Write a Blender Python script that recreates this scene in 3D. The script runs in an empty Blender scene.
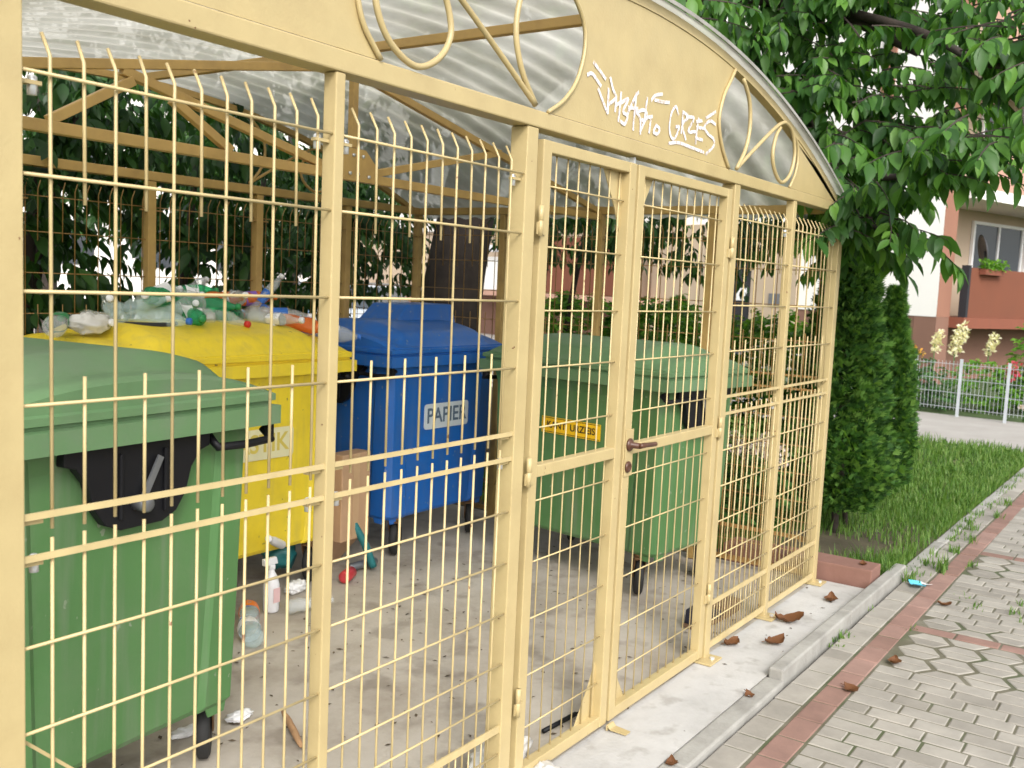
import bpy, bmesh, math, random
from math import sin, cos, pi, radians, sqrt
from mathutils import Vector, Matrix, noise
R0 = random.Random(7)
scene = bpy.context.scene
COL = scene.collection

# ------------------------------------------------------------------ camera, sky, sun, exposure
cam_d = bpy.data.cameras.new('camera'); cam = bpy.data.objects.new('camera', cam_d); COL.objects.link(cam)
YAW, PIT, ROL = radians(34.460), radians(5.777), radians(2.587)
CF = Vector((cos(YAW)*cos(PIT), sin(YAW)*cos(PIT), -sin(PIT)))
CR = CF.cross(Vector((0, 0, 1))).normalized(); CU = CR.cross(CF)
R2 = cos(ROL)*CR + sin(ROL)*CU; U2 = -sin(ROL)*CR + cos(ROL)*CU
M = Matrix((R2, U2, -CF)).transposed().to_4x4(); M.translation = Vector((0, -1.634, 1.6))
cam.matrix_world = M
cam_d.sensor_width = 36; cam_d.lens = 989.4/1024*36
cam_d.clip_start = 0.05; cam_d.clip_end = 1000
cam_d.dof.use_dof = True; cam_d.dof.focus_distance = 3.0; cam_d.dof.aperture_fstop = 7.0
scene.camera = cam

SUN_EL, SUN_AZ = radians(38), radians(222)      # compass-like: 180 = from -Y
world = bpy.data.worlds.new('World'); scene.world = world; world.use_nodes = True
wt = world.node_tree; bg = wt.nodes['Background']
sky = wt.nodes.new('ShaderNodeTexSky'); sky.sky_type = 'NISHITA'; sky.sun_disc = False
sky.sun_elevation = SUN_EL; sky.sun_rotation = SUN_AZ
sky.air_density = 1.0; sky.dust_density = 4.0; sky.ozone_density = 1.0
hs = wt.nodes.new('ShaderNodeHueSaturation'); hs.inputs['Saturation'].default_value = 0.25
wt.links.new(sky.outputs[0], hs.inputs['Color']); wt.links.new(hs.outputs[0], bg.inputs['Color'])
bg.inputs['Strength'].default_value = 0.15
sun_d = bpy.data.lights.new('sun', 'SUN'); sun = bpy.data.objects.new('sun', sun_d); COL.objects.link(sun)
sun_d.energy = 0.65; sun_d.angle = radians(10); sun_d.color = (1.0, 0.97, 0.92)
sdir = Vector((sin(SUN_AZ)*cos(SUN_EL), cos(SUN_AZ)*cos(SUN_EL), sin(SUN_EL)))
sun.rotation_euler = sdir.to_track_quat('Z', 'Y').to_euler()
scene.view_settings.view_transform = 'Standard'; scene.view_settings.look = 'None'
scene.view_settings.exposure = 1.02; scene.view_settings.gamma = 1
scene.view_settings.use_curve_mapping = False
scene.render.engine = 'CYCLES'
scene.cycles.max_bounces = 8; scene.cycles.transparent_max_bounces = 16
scene.cycles.use_denoising = True

# ------------------------------------------------------------------ helpers
class MB:
    """collects shapes, builds ONE mesh object"""
    def __init__(s): s.v = []; s.f = []; s.sm = []
    def add(s, vs, fs, smooth=False):
        o = len(s.v); s.v += [tuple(p) for p in vs]
        s.f += [tuple(i+o for i in f) for f in fs]; s.sm += [smooth]*len(fs)
    def box(s, x0, x1, y0, y1, z0, z1):
        s.add([(x0,y0,z0),(x1,y0,z0),(x1,y1,z0),(x0,y1,z0),(x0,y0,z1),(x1,y0,z1),(x1,y1,z1),(x0,y1,z1)],
              [(0,3,2,1),(4,5,6,7),(0,1,5,4),(1,2,6,5),(2,3,7,6),(3,0,4,7)])
    def bar(s, p, q, w, h, up=(0,0,1)):
        p, q = Vector(p), Vector(q); d = (q-p).normalized(); u = Vector(up)
        sd = d.cross(u)
        if sd.length < 1e-4: sd = d.cross(Vector((1,0,0)))
        sd.normalize(); u = sd.cross(d)
        c = [(-w/2,-h/2),(w/2,-h/2),(w/2,h/2),(-w/2,h/2)]
        s.add([p+sd*a+u*b for a,b in c]+[q+sd*a+u*b for a,b in c],
              [(3,2,1,0),(4,5,6,7),(0,1,5,4),(1,2,6,5),(2,3,7,6),(3,0,4,7)])
    def tube(s, pts, r, n=6, cap=True, closed=False):
        pts = [Vector(p) for p in pts]; k = len(pts); vs = []; fs = []
        rr = r if isinstance(r, (list, tuple)) else [r]*k
        pr = None
        for i, p in enumerate(pts):
            if closed: t = pts[(i+1)%k]-pts[i-1]
            else: t = pts[min(i+1,k-1)]-pts[max(i-1,0)]
            t.normalize()
            if pr is None:
                a = t.cross(Vector((0,0,1)))
                if a.length < 0.05: a = t.cross(Vector((0,1,0)))
            else: a = pr - t*pr.dot(t)
            a.normalize(); pr = a; b = t.cross(a)
            for j in range(n):
                g = 2*pi*(j+.5)/n; vs.append(p+a*(cos(g)*rr[i])+b*(sin(g)*rr[i]))
        m = k if closed else k-1
        for i in range(m):
            for j in range(n):
                i2 = (i+1)%k
                fs.append((i*n+j, i*n+(j+1)%n, i2*n+(j+1)%n, i2*n+j))
        if cap and not closed:
            fs.append(tuple(range(n-1,-1,-1))); fs.append(tuple((k-1)*n+j for j in range(n)))
        s.add(vs, fs, n > 4)
    def lathe(s, prof, n=16, mat=None, smooth=True):
        mat = mat or Matrix(); vs = []; fs = []
        for r, z in prof:
            for j in range(n):
                g = 2*pi*j/n; vs.append(mat @ Vector((r*cos(g), r*sin(g), z)))
        for i in range(len(prof)-1):
            for j in range(n):
                fs.append((i*n+j, i*n+(j+1)%n, (i+1)*n+(j+1)%n, (i+1)*n+j))
        if prof[0][0] > 1e-5: fs.append(tuple(range(n-1,-1,-1)))
        if prof[-1][0] > 1e-5: fs.append(tuple((len(prof)-1)*n+j for j in range(n)))
        s.add(vs, fs, smooth)
    def loft(s, rings, smooth=False, cap0=True, cap1=True):
        n = len(rings[0]); vs = [p for r in rings for p in r]; fs = []
        for i in range(len(rings)-1):
            for j in range(n): fs.append((i*n+j, i*n+(j+1)%n, (i+1)*n+(j+1)%n, (i+1)*n+j))
        if cap0: fs.append(tuple(range(n-1,-1,-1)))
        if cap1: fs.append(tuple((len(rings)-1)*n+j for j in range(n)))
        s.add(vs, fs, smooth)
    def prism(s, poly, y0, y1, ax='y'):
        """polygon (a,b) in the x-z plane extruded along y (ax='x': polygon in y-z, along x; 'z': x-y along z)"""
        n = len(poly)
        def P(a, b, t): return (a,t,b) if ax == 'y' else ((t,a,b) if ax == 'x' else (a,b,t))
        vs = [P(a,b,y0) for a,b in poly]+[P(a,b,y1) for a,b in poly]
        fs = [tuple(range(n)), tuple(range(2*n-1,n-1,-1))]
        for j in range(n): fs.append((j, n+j, n+(j+1)%n, (j+1)%n))
        s.add(vs, fs)
    def build(s, name, mat, parent=None, bevel=0, fixn=True):
        me = bpy.data.meshes.new(name); me.from_pydata(s.v, [], s.f)
        if fixn and len(s.f) < 20000:
            bm = bmesh.new(); bm.from_mesh(me); bmesh.ops.recalc_face_normals(bm, faces=bm.faces); bm.to_mesh(me); bm.free()
        me.polygons.foreach_set('use_smooth', s.sm)
        me.materials.append(mat)
        o = bpy.data.objects.new(name, me); COL.objects.link(o)
        if parent: o.parent = parent
        if bevel:
            b = o.modifiers.new('bevel', 'BEVEL'); b.width = bevel; b.segments = 2; b.limit_method = 'ANGLE'; b.angle_limit = radians(40)
        return o
def tag(o, label=None, cat=None, group=None, kind=None):
    if label: o['label'] = label
    if cat: o['category'] = cat
    if group: o['group'] = group
    if kind: o['kind'] = kind
    return o
def empty(name, loc, rz, label, cat, group=None):
    o = bpy.data.objects.new(name, None); COL.objects.link(o); o.location = loc; o.rotation_euler = (0,0,rz)
    o.empty_display_size = .1
    return tag(o, label, cat, group)
def copy_tree(o, parent=None):
    c = o.copy(); COL.objects.link(c); c.parent = parent
    for ch in [x for x in list(bpy.data.objects) if x.parent == o]: copy_tree(ch, c)
    return c
def spline(pts, n=8):
    P = [Vector(p) for p in pts]; P = [P[0]*2-P[1]]+P+[P[-1]*2-P[-2]]; out = []
    for i in range(1, len(P)-2):
        for k in range(n):
            t = k/n; a,b,c,d = P[i-1:i+3]
            out.append(.5*((2*b)+(c-a)*t+(2*a-5*b+4*c-d)*t*t+(3*b-3*c+d-a)*t**3))
    out.append(P[-2]); return out
def text_mesh(name, body, size, mat, parent, M4, bold=0.0, ext=0.0004):
    cu = bpy.data.curves.new(name, 'FONT'); cu.body = body; cu.size = size; cu.align_x = 'CENTER'; cu.align_y = 'CENTER'
    cu.extrude = ext; cu.offset = bold
    t = bpy.data.objects.new(name, cu); COL.objects.link(t)
    dg = bpy.context.evaluated_depsgraph_get(); me = bpy.data.meshes.new_from_object(t.evaluated_get(dg))
    bpy.data.objects.remove(t); me.name = name; me.materials.clear(); me.materials.append(mat)
    o = bpy.data.objects.new(name, me); COL.objects.link(o); o.parent = parent; o.matrix_local = M4
    return o

# ------------------------------------------------------------------ materials
def nt_new(name):
    m = bpy.data.materials.new(name); m.use_nodes = True
    return m, m.node_tree, m.node_tree.nodes['Principled BSDF']
def mat(name, col, rough=.5, var=.12, scale=6, metal=0, bump=0, bscale=40, dirt=None, dirt_amt=0, dscale=3, spec=.5, coat=0, chips=None, streak=None):
    m, t, b = nt_new(name); N, L = t.nodes.new, t.links.new
    tc = N('ShaderNodeTexCoord')
    nz = N('ShaderNodeTexNoise'); nz.inputs['Scale'].default_value = scale; nz.inputs['Detail'].default_value = 6
    L(tc.outputs['Object'], nz.inputs['Vector'])
    mr = N('ShaderNodeMapRange'); mr.inputs[1].default_value = .3; mr.inputs[2].default_value = .7
    mr.inputs[3].default_value = 1-var; mr.inputs[4].default_value = 1+var
    L(nz.outputs[0], mr.inputs[0])
    mx = N('ShaderNodeVectorMath'); mx.operation = 'SCALE'; mx.inputs[0].default_value = col[:3]
    L(mr.outputs[0], mx.inputs['Scale']); out = mx.outputs[0]
    if dirt:
        n2 = N('ShaderNodeTexNoise'); n2.inputs['Scale'].default_value = dscale; n2.inputs['Detail'].default_value = 8; n2.inputs['Roughness'].default_value = .65
        L(tc.outputs['Object'], n2.inputs['Vector'])
        r2 = N('ShaderNodeMapRange'); r2.inputs[1].default_value = .45; r2.inputs[2].default_value = .75; r2.inputs[4].default_value = dirt_amt
        L(n2.outputs[0], r2.inputs[0])
        mm = N('ShaderNodeMix'); mm.data_type = 'RGBA'; mm.inputs['B'].default_value = (*dirt, 1)
        L(r2.outputs[0], mm.inputs['Factor']); L(out, mm.inputs['A']); out = mm.outputs['Result']
    if streak:
        mp_ = N('ShaderNodeMapping'); mp_.inputs['Scale'].default_value = (22, 22, 1.6); n5 = N('ShaderNodeTexNoise'); n5.inputs['Scale'].default_value = 1; n5.inputs['Detail'].default_value = 6
        L(tc.outputs['Object'], mp_.inputs[0]); L(mp_.outputs[0], n5.inputs['Vector'])
        r5 = N('ShaderNodeMapRange'); r5.inputs[1].default_value = .5; r5.inputs[2].default_value = .78; r5.inputs[4].default_value = streak[1]; L(n5.outputs[0], r5.inputs[0])
        m5 = N('ShaderNodeMix'); m5.data_type = 'RGBA'; m5.inputs['B'].default_value = (*streak[0], 1)
        L(r5.outputs[0], m5.inputs['Factor']); L(out, m5.inputs['A']); out = m5.outputs['Result']
    if chips:
        n4 = N('ShaderNodeTexNoise'); n4.inputs['Scale'].default_value = chips[1]; n4.inputs['Detail'].default_value = 3
        L(tc.outputs['Object'], n4.inputs['Vector'])
        r4 = N('ShaderNodeMapRange'); r4.inputs[1].default_value = chips[2]; r4.inputs[2].default_value = chips[2]+.03; L(n4.outputs[0], r4.inputs[0])
        m4 = N('ShaderNodeMix'); m4.data_type = 'RGBA'; m4.inputs['B'].default_value = (*chips[0], 1)
        L(r4.outputs[0], m4.inputs['Factor']); L(out, m4.inputs['A']); out = m4.outputs['Result']
    L(out, b.inputs['Base Color'])
    rr = N('ShaderNodeMapRange'); rr.inputs[3].default_value = max(0.02, rough-.08); rr.inputs[4].default_value = min(1, rough+.1)
    L(nz.outputs[0], rr.inputs[0]); L(rr.outputs[0], b.inputs['Roughness'])
    b.inputs['Metallic'].default_value = metal; b.inputs['Specular IOR Level'].default_value = spec
    b.inputs['Coat Weight'].default_value = coat
    if bump:
        n3 = N('ShaderNodeTexNoise'); n3.inputs['Scale'].default_value = bscale; n3.inputs['Detail'].default_value = 5
        L(tc.outputs['Object'], n3.inputs['Vector'])
        bp = N('ShaderNodeBump'); bp.inputs['Strength'].default_value = bump; bp.inputs['Distance'].default_value = .01
        L(n3.outputs[0], bp.inputs['Height']); L(bp.outputs[0], b.inputs['Normal'])
    return m
def leaf_mat(name, cols, rough=.45, transl=.3, spec=.4):
    m, t, b = nt_new(name); N, L = t.nodes.new, t.links.new
    ge = N('ShaderNodeNewGeometry'); cr = N('ShaderNodeValToRGB')
    e = cr.color_ramp.elements
    while len(e) < len(cols): e.new(.5)
    for i, c in enumerate(cols): e[i].position = i/(len(cols)-1); e[i].color = (*c, 1)
    L(ge.outputs['Random Per Island'], cr.inputs[0])
    L(cr.outputs[0], b.inputs['Base Color']); b.inputs['Roughness'].default_value = rough
    b.inputs['Specular IOR Level'].default_value = spec
    tr = N('ShaderNodeBsdfTranslucent'); ms = N('ShaderNodeMixShader'); ms.inputs[0].default_value = transl
    sc = N('ShaderNodeVectorMath'); sc.operation = 'MULTIPLY'; sc.inputs[1].default_value = (1.5, 1.6, .7)
    L(cr.outputs[0], sc.inputs[0]); L(sc.outputs[0], tr.inputs[0])
    L(b.outputs[0], ms.inputs[1]); L(tr.outputs[0], ms.inputs[2]); L(ms.outputs[0], t.nodes['Material Output'].inputs[0])
    return m
def clear_mat(name, col, clear=.6, rough=.1):
    m, t, b = nt_new(name); N, L = t.nodes.new, t.links.new
    b.inputs['Base Color'].default_value = (*col, 1); b.inputs['Roughness'].default_value = rough
    tr = N('ShaderNodeBsdfTransparent'); tr.inputs[0].default_value = (*[min(1, c*.5+.5) if max(col)-min(col) < .15 else min(1, c*1.3+.12) for c in col], 1)
    ms = N('ShaderNodeMixShader'); ms.inputs[0].default_value = clear
    L(b.outputs[0], ms.inputs[1]); L(tr.outputs[0], ms.inputs[2]); L(ms.outputs[0], t.nodes['Material Output'].inputs[0])
    return m
def glass_mat(name, col):
    m, t, b = nt_new(name); b.inputs['Base Color'].default_value = (*col, 1); b.inputs['Roughness'].default_value = .08
    b.inputs['Specular IOR Level'].default_value = .7; return m

YEL = (.475, .375, .185)
m_paint = mat('cream_yellow_paint', YEL, .38, .05, 9, bump=.08, bscale=120, dirt=(.28,.18,.08), dirt_amt=.22, dscale=7, chips=((.16,.075,.03), 38, .74))
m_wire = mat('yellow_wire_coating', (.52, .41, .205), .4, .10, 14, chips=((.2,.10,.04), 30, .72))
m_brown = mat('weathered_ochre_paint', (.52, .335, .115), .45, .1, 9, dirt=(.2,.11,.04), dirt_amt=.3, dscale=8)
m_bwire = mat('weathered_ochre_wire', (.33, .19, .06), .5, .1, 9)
m_zinc = mat('zinc_bolt', (.75, .77, .8), .3, .05, metal=.6)
m_white = mat('white_plastic', (.8, .8, .82), .4, .03)
m_graf, t, b = nt_new('white_spray_paint'); N, L = t.nodes.new, t.links.new
b.inputs['Base Color'].default_value = (.80,.74,.76,1); b.inputs['Roughness'].default_value = .8
n1 = N('ShaderNodeTexNoise'); n1.inputs['Scale'].default_value = 55; n1.inputs['Detail'].default_value = 5
tc = N('ShaderNodeTexCoord'); L(tc.outputs['Object'], n1.inputs['Vector'])
r1 = N('ShaderNodeMapRange'); r1.inputs[1].default_value = .34; r1.inputs[2].default_value = .56; r1.inputs[3].default_value = .25; L(n1.outputs[0], r1.inputs[0])
tp = N('ShaderNodeBsdfTransparent'); s1 = N('ShaderNodeMixShader'); L(r1.outputs[0], s1.inputs[0]); L(tp.outputs[0], s1.inputs[1]); L(b.outputs[0], s1.inputs[2])
L(s1.outputs[0], t.nodes['Material Output'].inputs[0])
m_green = mat('green_bin_plastic', (.075, .185, .060), .42, .08, 3, bump=.05, bscale=90, dirt=(.16,.2,.13), dirt_amt=.3, dscale=4, streak=((.20,.22,.17), .45), chips=((.20,.26,.17), 26, .70))
m_greenlid = mat('green_lid_plastic', (.118, .225, .102), .5, .1, 4, bump=.08, bscale=60, dirt=(.17,.21,.15), dirt_amt=.55, dscale=5)
m_yelbin = mat('yellow_bin_plastic', (.80, .61, .03), .42, .05, 3, bump=.05, bscale=90, dirt=(.4,.3,.05), dirt_amt=.35, dscale=5, streak=((.42,.33,.10), .4), chips=((.25,.18,.05), 24, .70))
m_blue = mat('blue_bin_plastic', (.014, .125, .46), .4, .08, 3, bump=.05, bscale=90, dirt=(.1,.14,.25), dirt_amt=.3, dscale=5, streak=((.12,.17,.26), .4), chips=((.16,.22,.36), 26, .69))
m_black = mat('black_plastic', (.008, .008, .010), .5, .1, 8, spec=.25)
m_rubber = mat('black_rubber', (.02, .02, .02), .75, .15, 12)
m_rust = mat('rusty_fork', (.16, .085, .035), .7, .3, 20, metal=.3)
m_greyst = mat('grey_steel', (.22, .23, .25), .4, .1, metal=.7)
m_handle = mat('brown_door_handle', (.085, .035, .02), .35, .25, 15)
m_plate = mat('pale_label_plate', (.62, .68, .72), .5, .05, 8)
m_plate_y = mat('cream_label_plate', (.72, .68, .42), .5, .05, 8)
m_plate_t = mat('grey_letter_print', (.10, .15, .22), .5, .05)
m_plate_ty = mat('yellow_letter_print', (.62, .50, .10), .5, .05)
m_stk = mat('yellow_sticker', (.83, .50, .012), .4, .05)
m_ink = mat('black_ink', (.015, .012, .01), .5, .05)
m_trunk = mat('dark_bark', (.050, .037, .030), .9, .35, 8, bump=.9, bscale=18)
m_card = mat('brown_cardboard', (.46, .29, .17), .8, .1, 6)
m_paper = mat('white_paper', (.8, .8, .8), .8, .04, 8)
L_cherry = leaf_mat('cherry_leaf', [(.026,.075,.02),(.045,.125,.026),(.065,.165,.03),(.10,.235,.04),(.16,.33,.055)], .42, .42)
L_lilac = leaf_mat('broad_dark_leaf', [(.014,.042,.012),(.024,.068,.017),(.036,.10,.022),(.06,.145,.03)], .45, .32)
L_thuja = leaf_mat('thuja_spray', [(.018,.055,.012),(.034,.10,.018),(.06,.155,.026),(.11,.23,.04),(.16,.29,.055)], .6, .3)
L_hedge = leaf_mat('hedge_leaf', [(.06,.15,.02),(.10,.24,.03),(.16,.34,.04),(.22,.42,.06)], .5, .45)
L_grass = leaf_mat('grass_blade', [(.04,.10,.014),(.07,.16,.022),(.11,.22,.035),(.16,.28,.06),(.20,.27,.08)], .55, .35)
L_garden = leaf_mat('garden_leaf', [(.03,.09,.02),(.05,.14,.03),(.09,.19,.05)], .5, .3)
L_dead = leaf_mat('dead_leaf', [(.09,.035,.014),(.14,.055,.02),(.18,.085,.035)], .7, .15)

# corrugated translucent roof
m_roof, t, b = nt_new('translucent_roof_sheet'); N, L = t.nodes.new, t.links.new
tc = N('ShaderNodeTexCoord'); mp = N('ShaderNodeMapping'); mp.inputs['Scale'].default_value = (1.0, 2.2, 1)
n1 = N('ShaderNodeTexNoise'); n1.inputs['Scale'].default_value = 1.6; n1.inputs['Detail'].default_value = 8; n1.inputs['Roughness'].default_value = .6
L(tc.outputs['Object'], mp.inputs[0]); L(mp.outputs[0], n1.inputs['Vector'])
cr = N('ShaderNodeValToRGB'); e = cr.color_ramp.elements
e[0].position = .3; e[0].color = (.33,.315,.25,1); e[1].position = .72; e[1].color = (.73,.71,.64,1)
L(n1.outputs[0], cr.inputs[0]); L(cr.outputs[0], b.inputs['Base Color']); b.inputs['Roughness'].default_value = .35
tl = N('ShaderNodeBsdfTranslucent'); L(cr.outputs[0], tl.inputs[0])
tp = N('ShaderNodeBsdfTransparent'); tp.inputs[0].default_value = (.9,.93,.93,1)
s1 = N('ShaderNodeMixShader'); s1.inputs[0].default_value = .72; L(b.outputs[0], s1.inputs[1]); L(tl.outputs[0], s1.inputs[2])
s2 = N('ShaderNodeMixShader'); s2.inputs[0].default_value = .13; L(s1.outputs[0], s2.inputs[1]); L(tp.outputs[0], s2.inputs[2])
L(s2.outputs[0], t.nodes['Material Output'].inputs[0])

def ground_mat(name, ramp, scale, detail=10, rough=.9, bump=.3, bscale=60, spots=None):
    m, t, b = nt_new(name); N, L = t.nodes.new, t.links.new
    tc = N('ShaderNodeTexCoord'); n1 = N('ShaderNodeTexNoise'); n1.inputs['Scale'].default_value = scale; n1.inputs['Detail'].default_value = detail; n1.inputs['Roughness'].default_value = .65
    L(tc.outputs['Object'], n1.inputs['Vector'])
    cr = N('ShaderNodeValToRGB'); e = cr.color_ramp.elements
    while len(e) < len(ramp): e.new(.5)
    for i, (p, c) in enumerate(ramp): e[i].position = p; e[i].color = (*c, 1)
    L(n1.outputs[0], cr.inputs[0]); out = cr.outputs[0]
    if spots:
        v = N('ShaderNodeTexNoise'); v.inputs['Scale'].default_value = spots[0]; v.inputs['Detail'].default_value = 4
        L(tc.outputs['Object'], v.inputs['Vector'])
        r = N('ShaderNodeMapRange'); r.inputs[1].default_value = spots[1]; r.inputs[2].default_value = spots[1]+.12; r.inputs[4].default_value = spots[3]
        L(v.outputs[0], r.inputs[0])
        mm = N('ShaderNodeMix'); mm.data_type = 'RGBA'; mm.inputs['B'].default_value = (*spots[2], 1)
        L(r.outputs[0], mm.inputs['Factor']); L(out, mm.inputs['A']); out = mm.outputs['Result']
    L(out, b.inputs['Base Color']); b.inputs['Roughness'].default_value = rough
    n3 = N('ShaderNodeTexNoise'); n3.inputs['Scale'].default_value = bscale; n3.inputs['Detail'].default_value = 6
    L(tc.outputs['Object'], n3.inputs['Vector'])
    bp = N('ShaderNodeBump'); bp.inputs['Strength'].default_value = bump; bp.inputs['Distance'].default_value = .008
    L(n3.outputs[0], bp.inputs['Height']); L(bp.outputs[0], b.inputs['Normal'])
    return m
m_soil = ground_mat('soil', [(.3,(.05,.042,.022)),(.5,(.075,.062,.035)),(.7,(.11,.09,.05))], 3)
m_lawn = ground_mat('lawn_ground', [(.3,(.035,.06,.015)),(.6,(.06,.10,.025)),(.8,(.09,.12,.04))], 2)
m_slab = ground_mat('concrete_slab', [(.3,(.36,.35,.33)),(.5,(.47,.46,.44)),(.7,(.55,.54,.52))], 2.2, spots=(9,.56,(.26,.24,.21),.5))
m_floor = ground_mat('dirty_concrete_floor', [(.3,(.29,.25,.20)),(.5,(.43,.385,.325)),(.72,(.52,.48,.42))], 1.7, spots=(5,.54,(.17,.14,.11),.5))
m_kerb = ground_mat('kerb_concrete', [(.3,(.22,.21,.19)),(.55,(.34,.33,.30)),(.8,(.42,.41,.38))], 4)
m_pink = ground_mat('pink_concrete_block', [(.3,(.20,.10,.075)),(.6,(.24,.125,.095)),(.8,(.29,.16,.12))], 6, bump=.2)
m_path = ground_mat('grey_path', [(.3,(.30,.28,.25)),(.6,(.37,.35,.32)),(.8,(.43,.41,.38))], 1.2)
m_joint = ground_mat('sandy_joint', [(.3,(.085,.08,.045)),(.5,(.13,.12,.08)),(.7,(.20,.185,.14))], 5, spots=(3,.5,(.06,.085,.03),.7))
def paver_mat(name, cols):
    m, t, b = nt_new(name); N, L = t.nodes.new, t.links.new
    ge = N('ShaderNodeNewGeometry'); cr = N('ShaderNodeValToRGB'); e = cr.color_ramp.elements
    while len(e) < len(cols): e.new(.5)
    for i, c in enumerate(cols): e[i].position = i/(len(cols)-1); e[i].color = (*c, 1)
    L(ge.outputs['Random Per Island'], cr.inputs[0])
    tc = N('ShaderNodeTexCoord'); n1 = N('ShaderNodeTexNoise'); n1.inputs['Scale'].default_value = 5; n1.inputs['Detail'].default_value = 10; n1.inputs['Roughness'].default_value = .7
    L(tc.outputs['Object'], n1.inputs['Vector'])
    mr = N('ShaderNodeMapRange'); mr.inputs[1].default_value = .3; mr.inputs[2].default_value = .7; mr.inputs[3].default_value = .78; mr.inputs[4].default_value = 1.15
    L(n1.outputs[0], mr.inputs[0]); sc = N('ShaderNodeVectorMath'); sc.operation = 'SCALE'
    L(cr.outputs[0], sc.inputs[0]); L(mr.outputs[0], sc.inputs['Scale']); L(sc.outputs[0], b.inputs['Base Color'])
    b.inputs['Roughness'].default_value = .9
    n3 = N('ShaderNodeTexNoise'); n3.inputs['Scale'].default_value = 150; n3.inputs['Detail'].default_value = 4
    L(tc.outputs['Object'], n3.inputs['Vector']); bp = N('ShaderNodeBump'); bp.inputs['Strength'].default_value = .3; bp.inputs['Distance'].default_value = .004
    L(n3.outputs[0], bp.inputs['Height']); L(bp.outputs[0], b.inputs['Normal'])
    return m
m_pav = paver_mat('grey_pavers', [(.255,.235,.20),(.30,.278,.24),(.335,.312,.272),(.355,.33,.285)])
m_red = paver_mat('red_pavers', [(.23,.135,.105),(.27,.16,.128),(.31,.195,.16)])

# ------------------------------------------------------------------ ground, slab, pavement
g = MB(); g.add([(-250,-250,-.06),(350,-250,-.06),(350,350,-.06),(-250,350,-.06)], [(0,1,2,3)])
tag(g.build('ground', m_lawn), kind='structure')
g = MB(); g.add([(-2,-.275,-.002),(5.58,-.275,-.002),(5.58,.02,-.002),(-2,.02,-.002)], [(0,1,2,3)])
g.add([(-2,-.275,-.06),(5.58,-.275,-.06),(5.58,-.275,-.002),(-2,-.275,-.002)], [(0,1,2,3)])
tag(g.build('slab', m_slab), kind='structure')
g = MB(); g.add([(-2,.02,-.004),(5.58,.02,-.004),(5.58,3.3,-.004),(-2,3.3,-.004)], [(0,1,2,3)])
tag(g.build('floor', m_floor), kind='structure')
k = MB(); x = -1.0                                    # flush edging, then the raised kerb
while x < 3.9: k.box(x, min(x+.99, 3.965), -.36, -.279, -.08, .003); x += 1.0
for x0, x1 in ((3.97, 4.965), (4.972, 6.1)): k.box(x0, x1, -.350, -.286, -.08, .044)
x = 6.108
while x < 12.2: k.box(x, min(x+.99, 12.2), -.372-.006*(x-6), -.302-.006*(x-6), -.08, -.008); x += 1.0
tag(k.build('kerb', m_kerb, bevel=.008), kind='structure')
k = MB(); k.box(5.6, 5.80, -.275, .6, -.05, .10)
tag(k.build('kerb_block', m_pink, bevel=.006), kind='structure')
g = MB(); g.add([(-2,-.36,-.0208),(16,-.42,-.0208),(16,-4,-.0208),(-2,-4,-.0208)], [(0,1,2,3)])
tag(g.build('pavement_bed', m_joint), kind='structure')
def stone(mb, poly, z=-.018, r=None):
    r = r or R0; cx = sum(p[0] for p in poly)/len(poly); cy = sum(p[1] for p in poly)/len(poly)
    z += r.uniform(-.001, .0022); tx, ty = r.uniform(-.012,.012), r.uniform(-.012,.012); n = len(poly)
    sg = 1 if sum(poly[i][0]*poly[(i+1)%n][1]-poly[(i+1)%n][0]*poly[i][1] for i in range(n)) > 0 else -1
    def ring(s, zz):
        o = []
        for i in range(n):
            p0, p1, p2 = Vector(poly[i-1]), Vector(poly[i]), Vector(poly[(i+1)%n])
            e1, e2 = (p1-p0).normalized(), (p2-p1).normalized()
            n1, n2 = Vector((-e1.y,e1.x))*sg, Vector((-e2.y,e2.x))*sg
            m_ = (n1+n2); m_ = m_/max(.3, m_.length_squared)*2*s
            o.append((p1.x+m_.x, p1.y+m_.y, zz+(p1.x-cx)*tx+(p1.y-cy)*ty))
        return o
    a0, a1, a2 = ring(.0035, -.06), ring(.0038, z-.003), ring(.0085, z)
    vs = a0+a1+a2; fs = [tuple(2*n+j for j in range(n))]
    for q in range(2):
        for j in range(n): fs.append((q*n+j, q*n+(j+1)%n, (q+1)*n+(j+1)%n, (q+1)*n+j))
    mb.add(vs, fs)
grey, red = MB(), MB()
yk = lambda x: -.362 - .006*max(0, x-6)              # kerb line
x = 1.5
while x < 12:                                         # row between kerb and red strip
    w = R0.choice((.2,.2,.13)); y0 = yk(x)
    stone(grey, [(x,y0-.125),(x+w,y0-.125),(x+w,y0-.004),(x,y0-.004)], -.0175); x += w
x = 1.5
while x < 12:
    y0 = yk(x)-.13; stone(red, [(x,y0-.112),(x+.2,y0-.112),(x+.2,y0),(x,y0)]); x += .2
Y0, Y1 = -.606, -3.6
def rect_row(x0, x1, off):
    y = Y0 + 0; first = True
    while y > Y1:
        l = off if first else R0.choice((.18,.17,.14,.16)); first = False
        stone(grey, [(x0,y-l),(x1,y-l),(x1,y),(x0,y)]); y -= l
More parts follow.
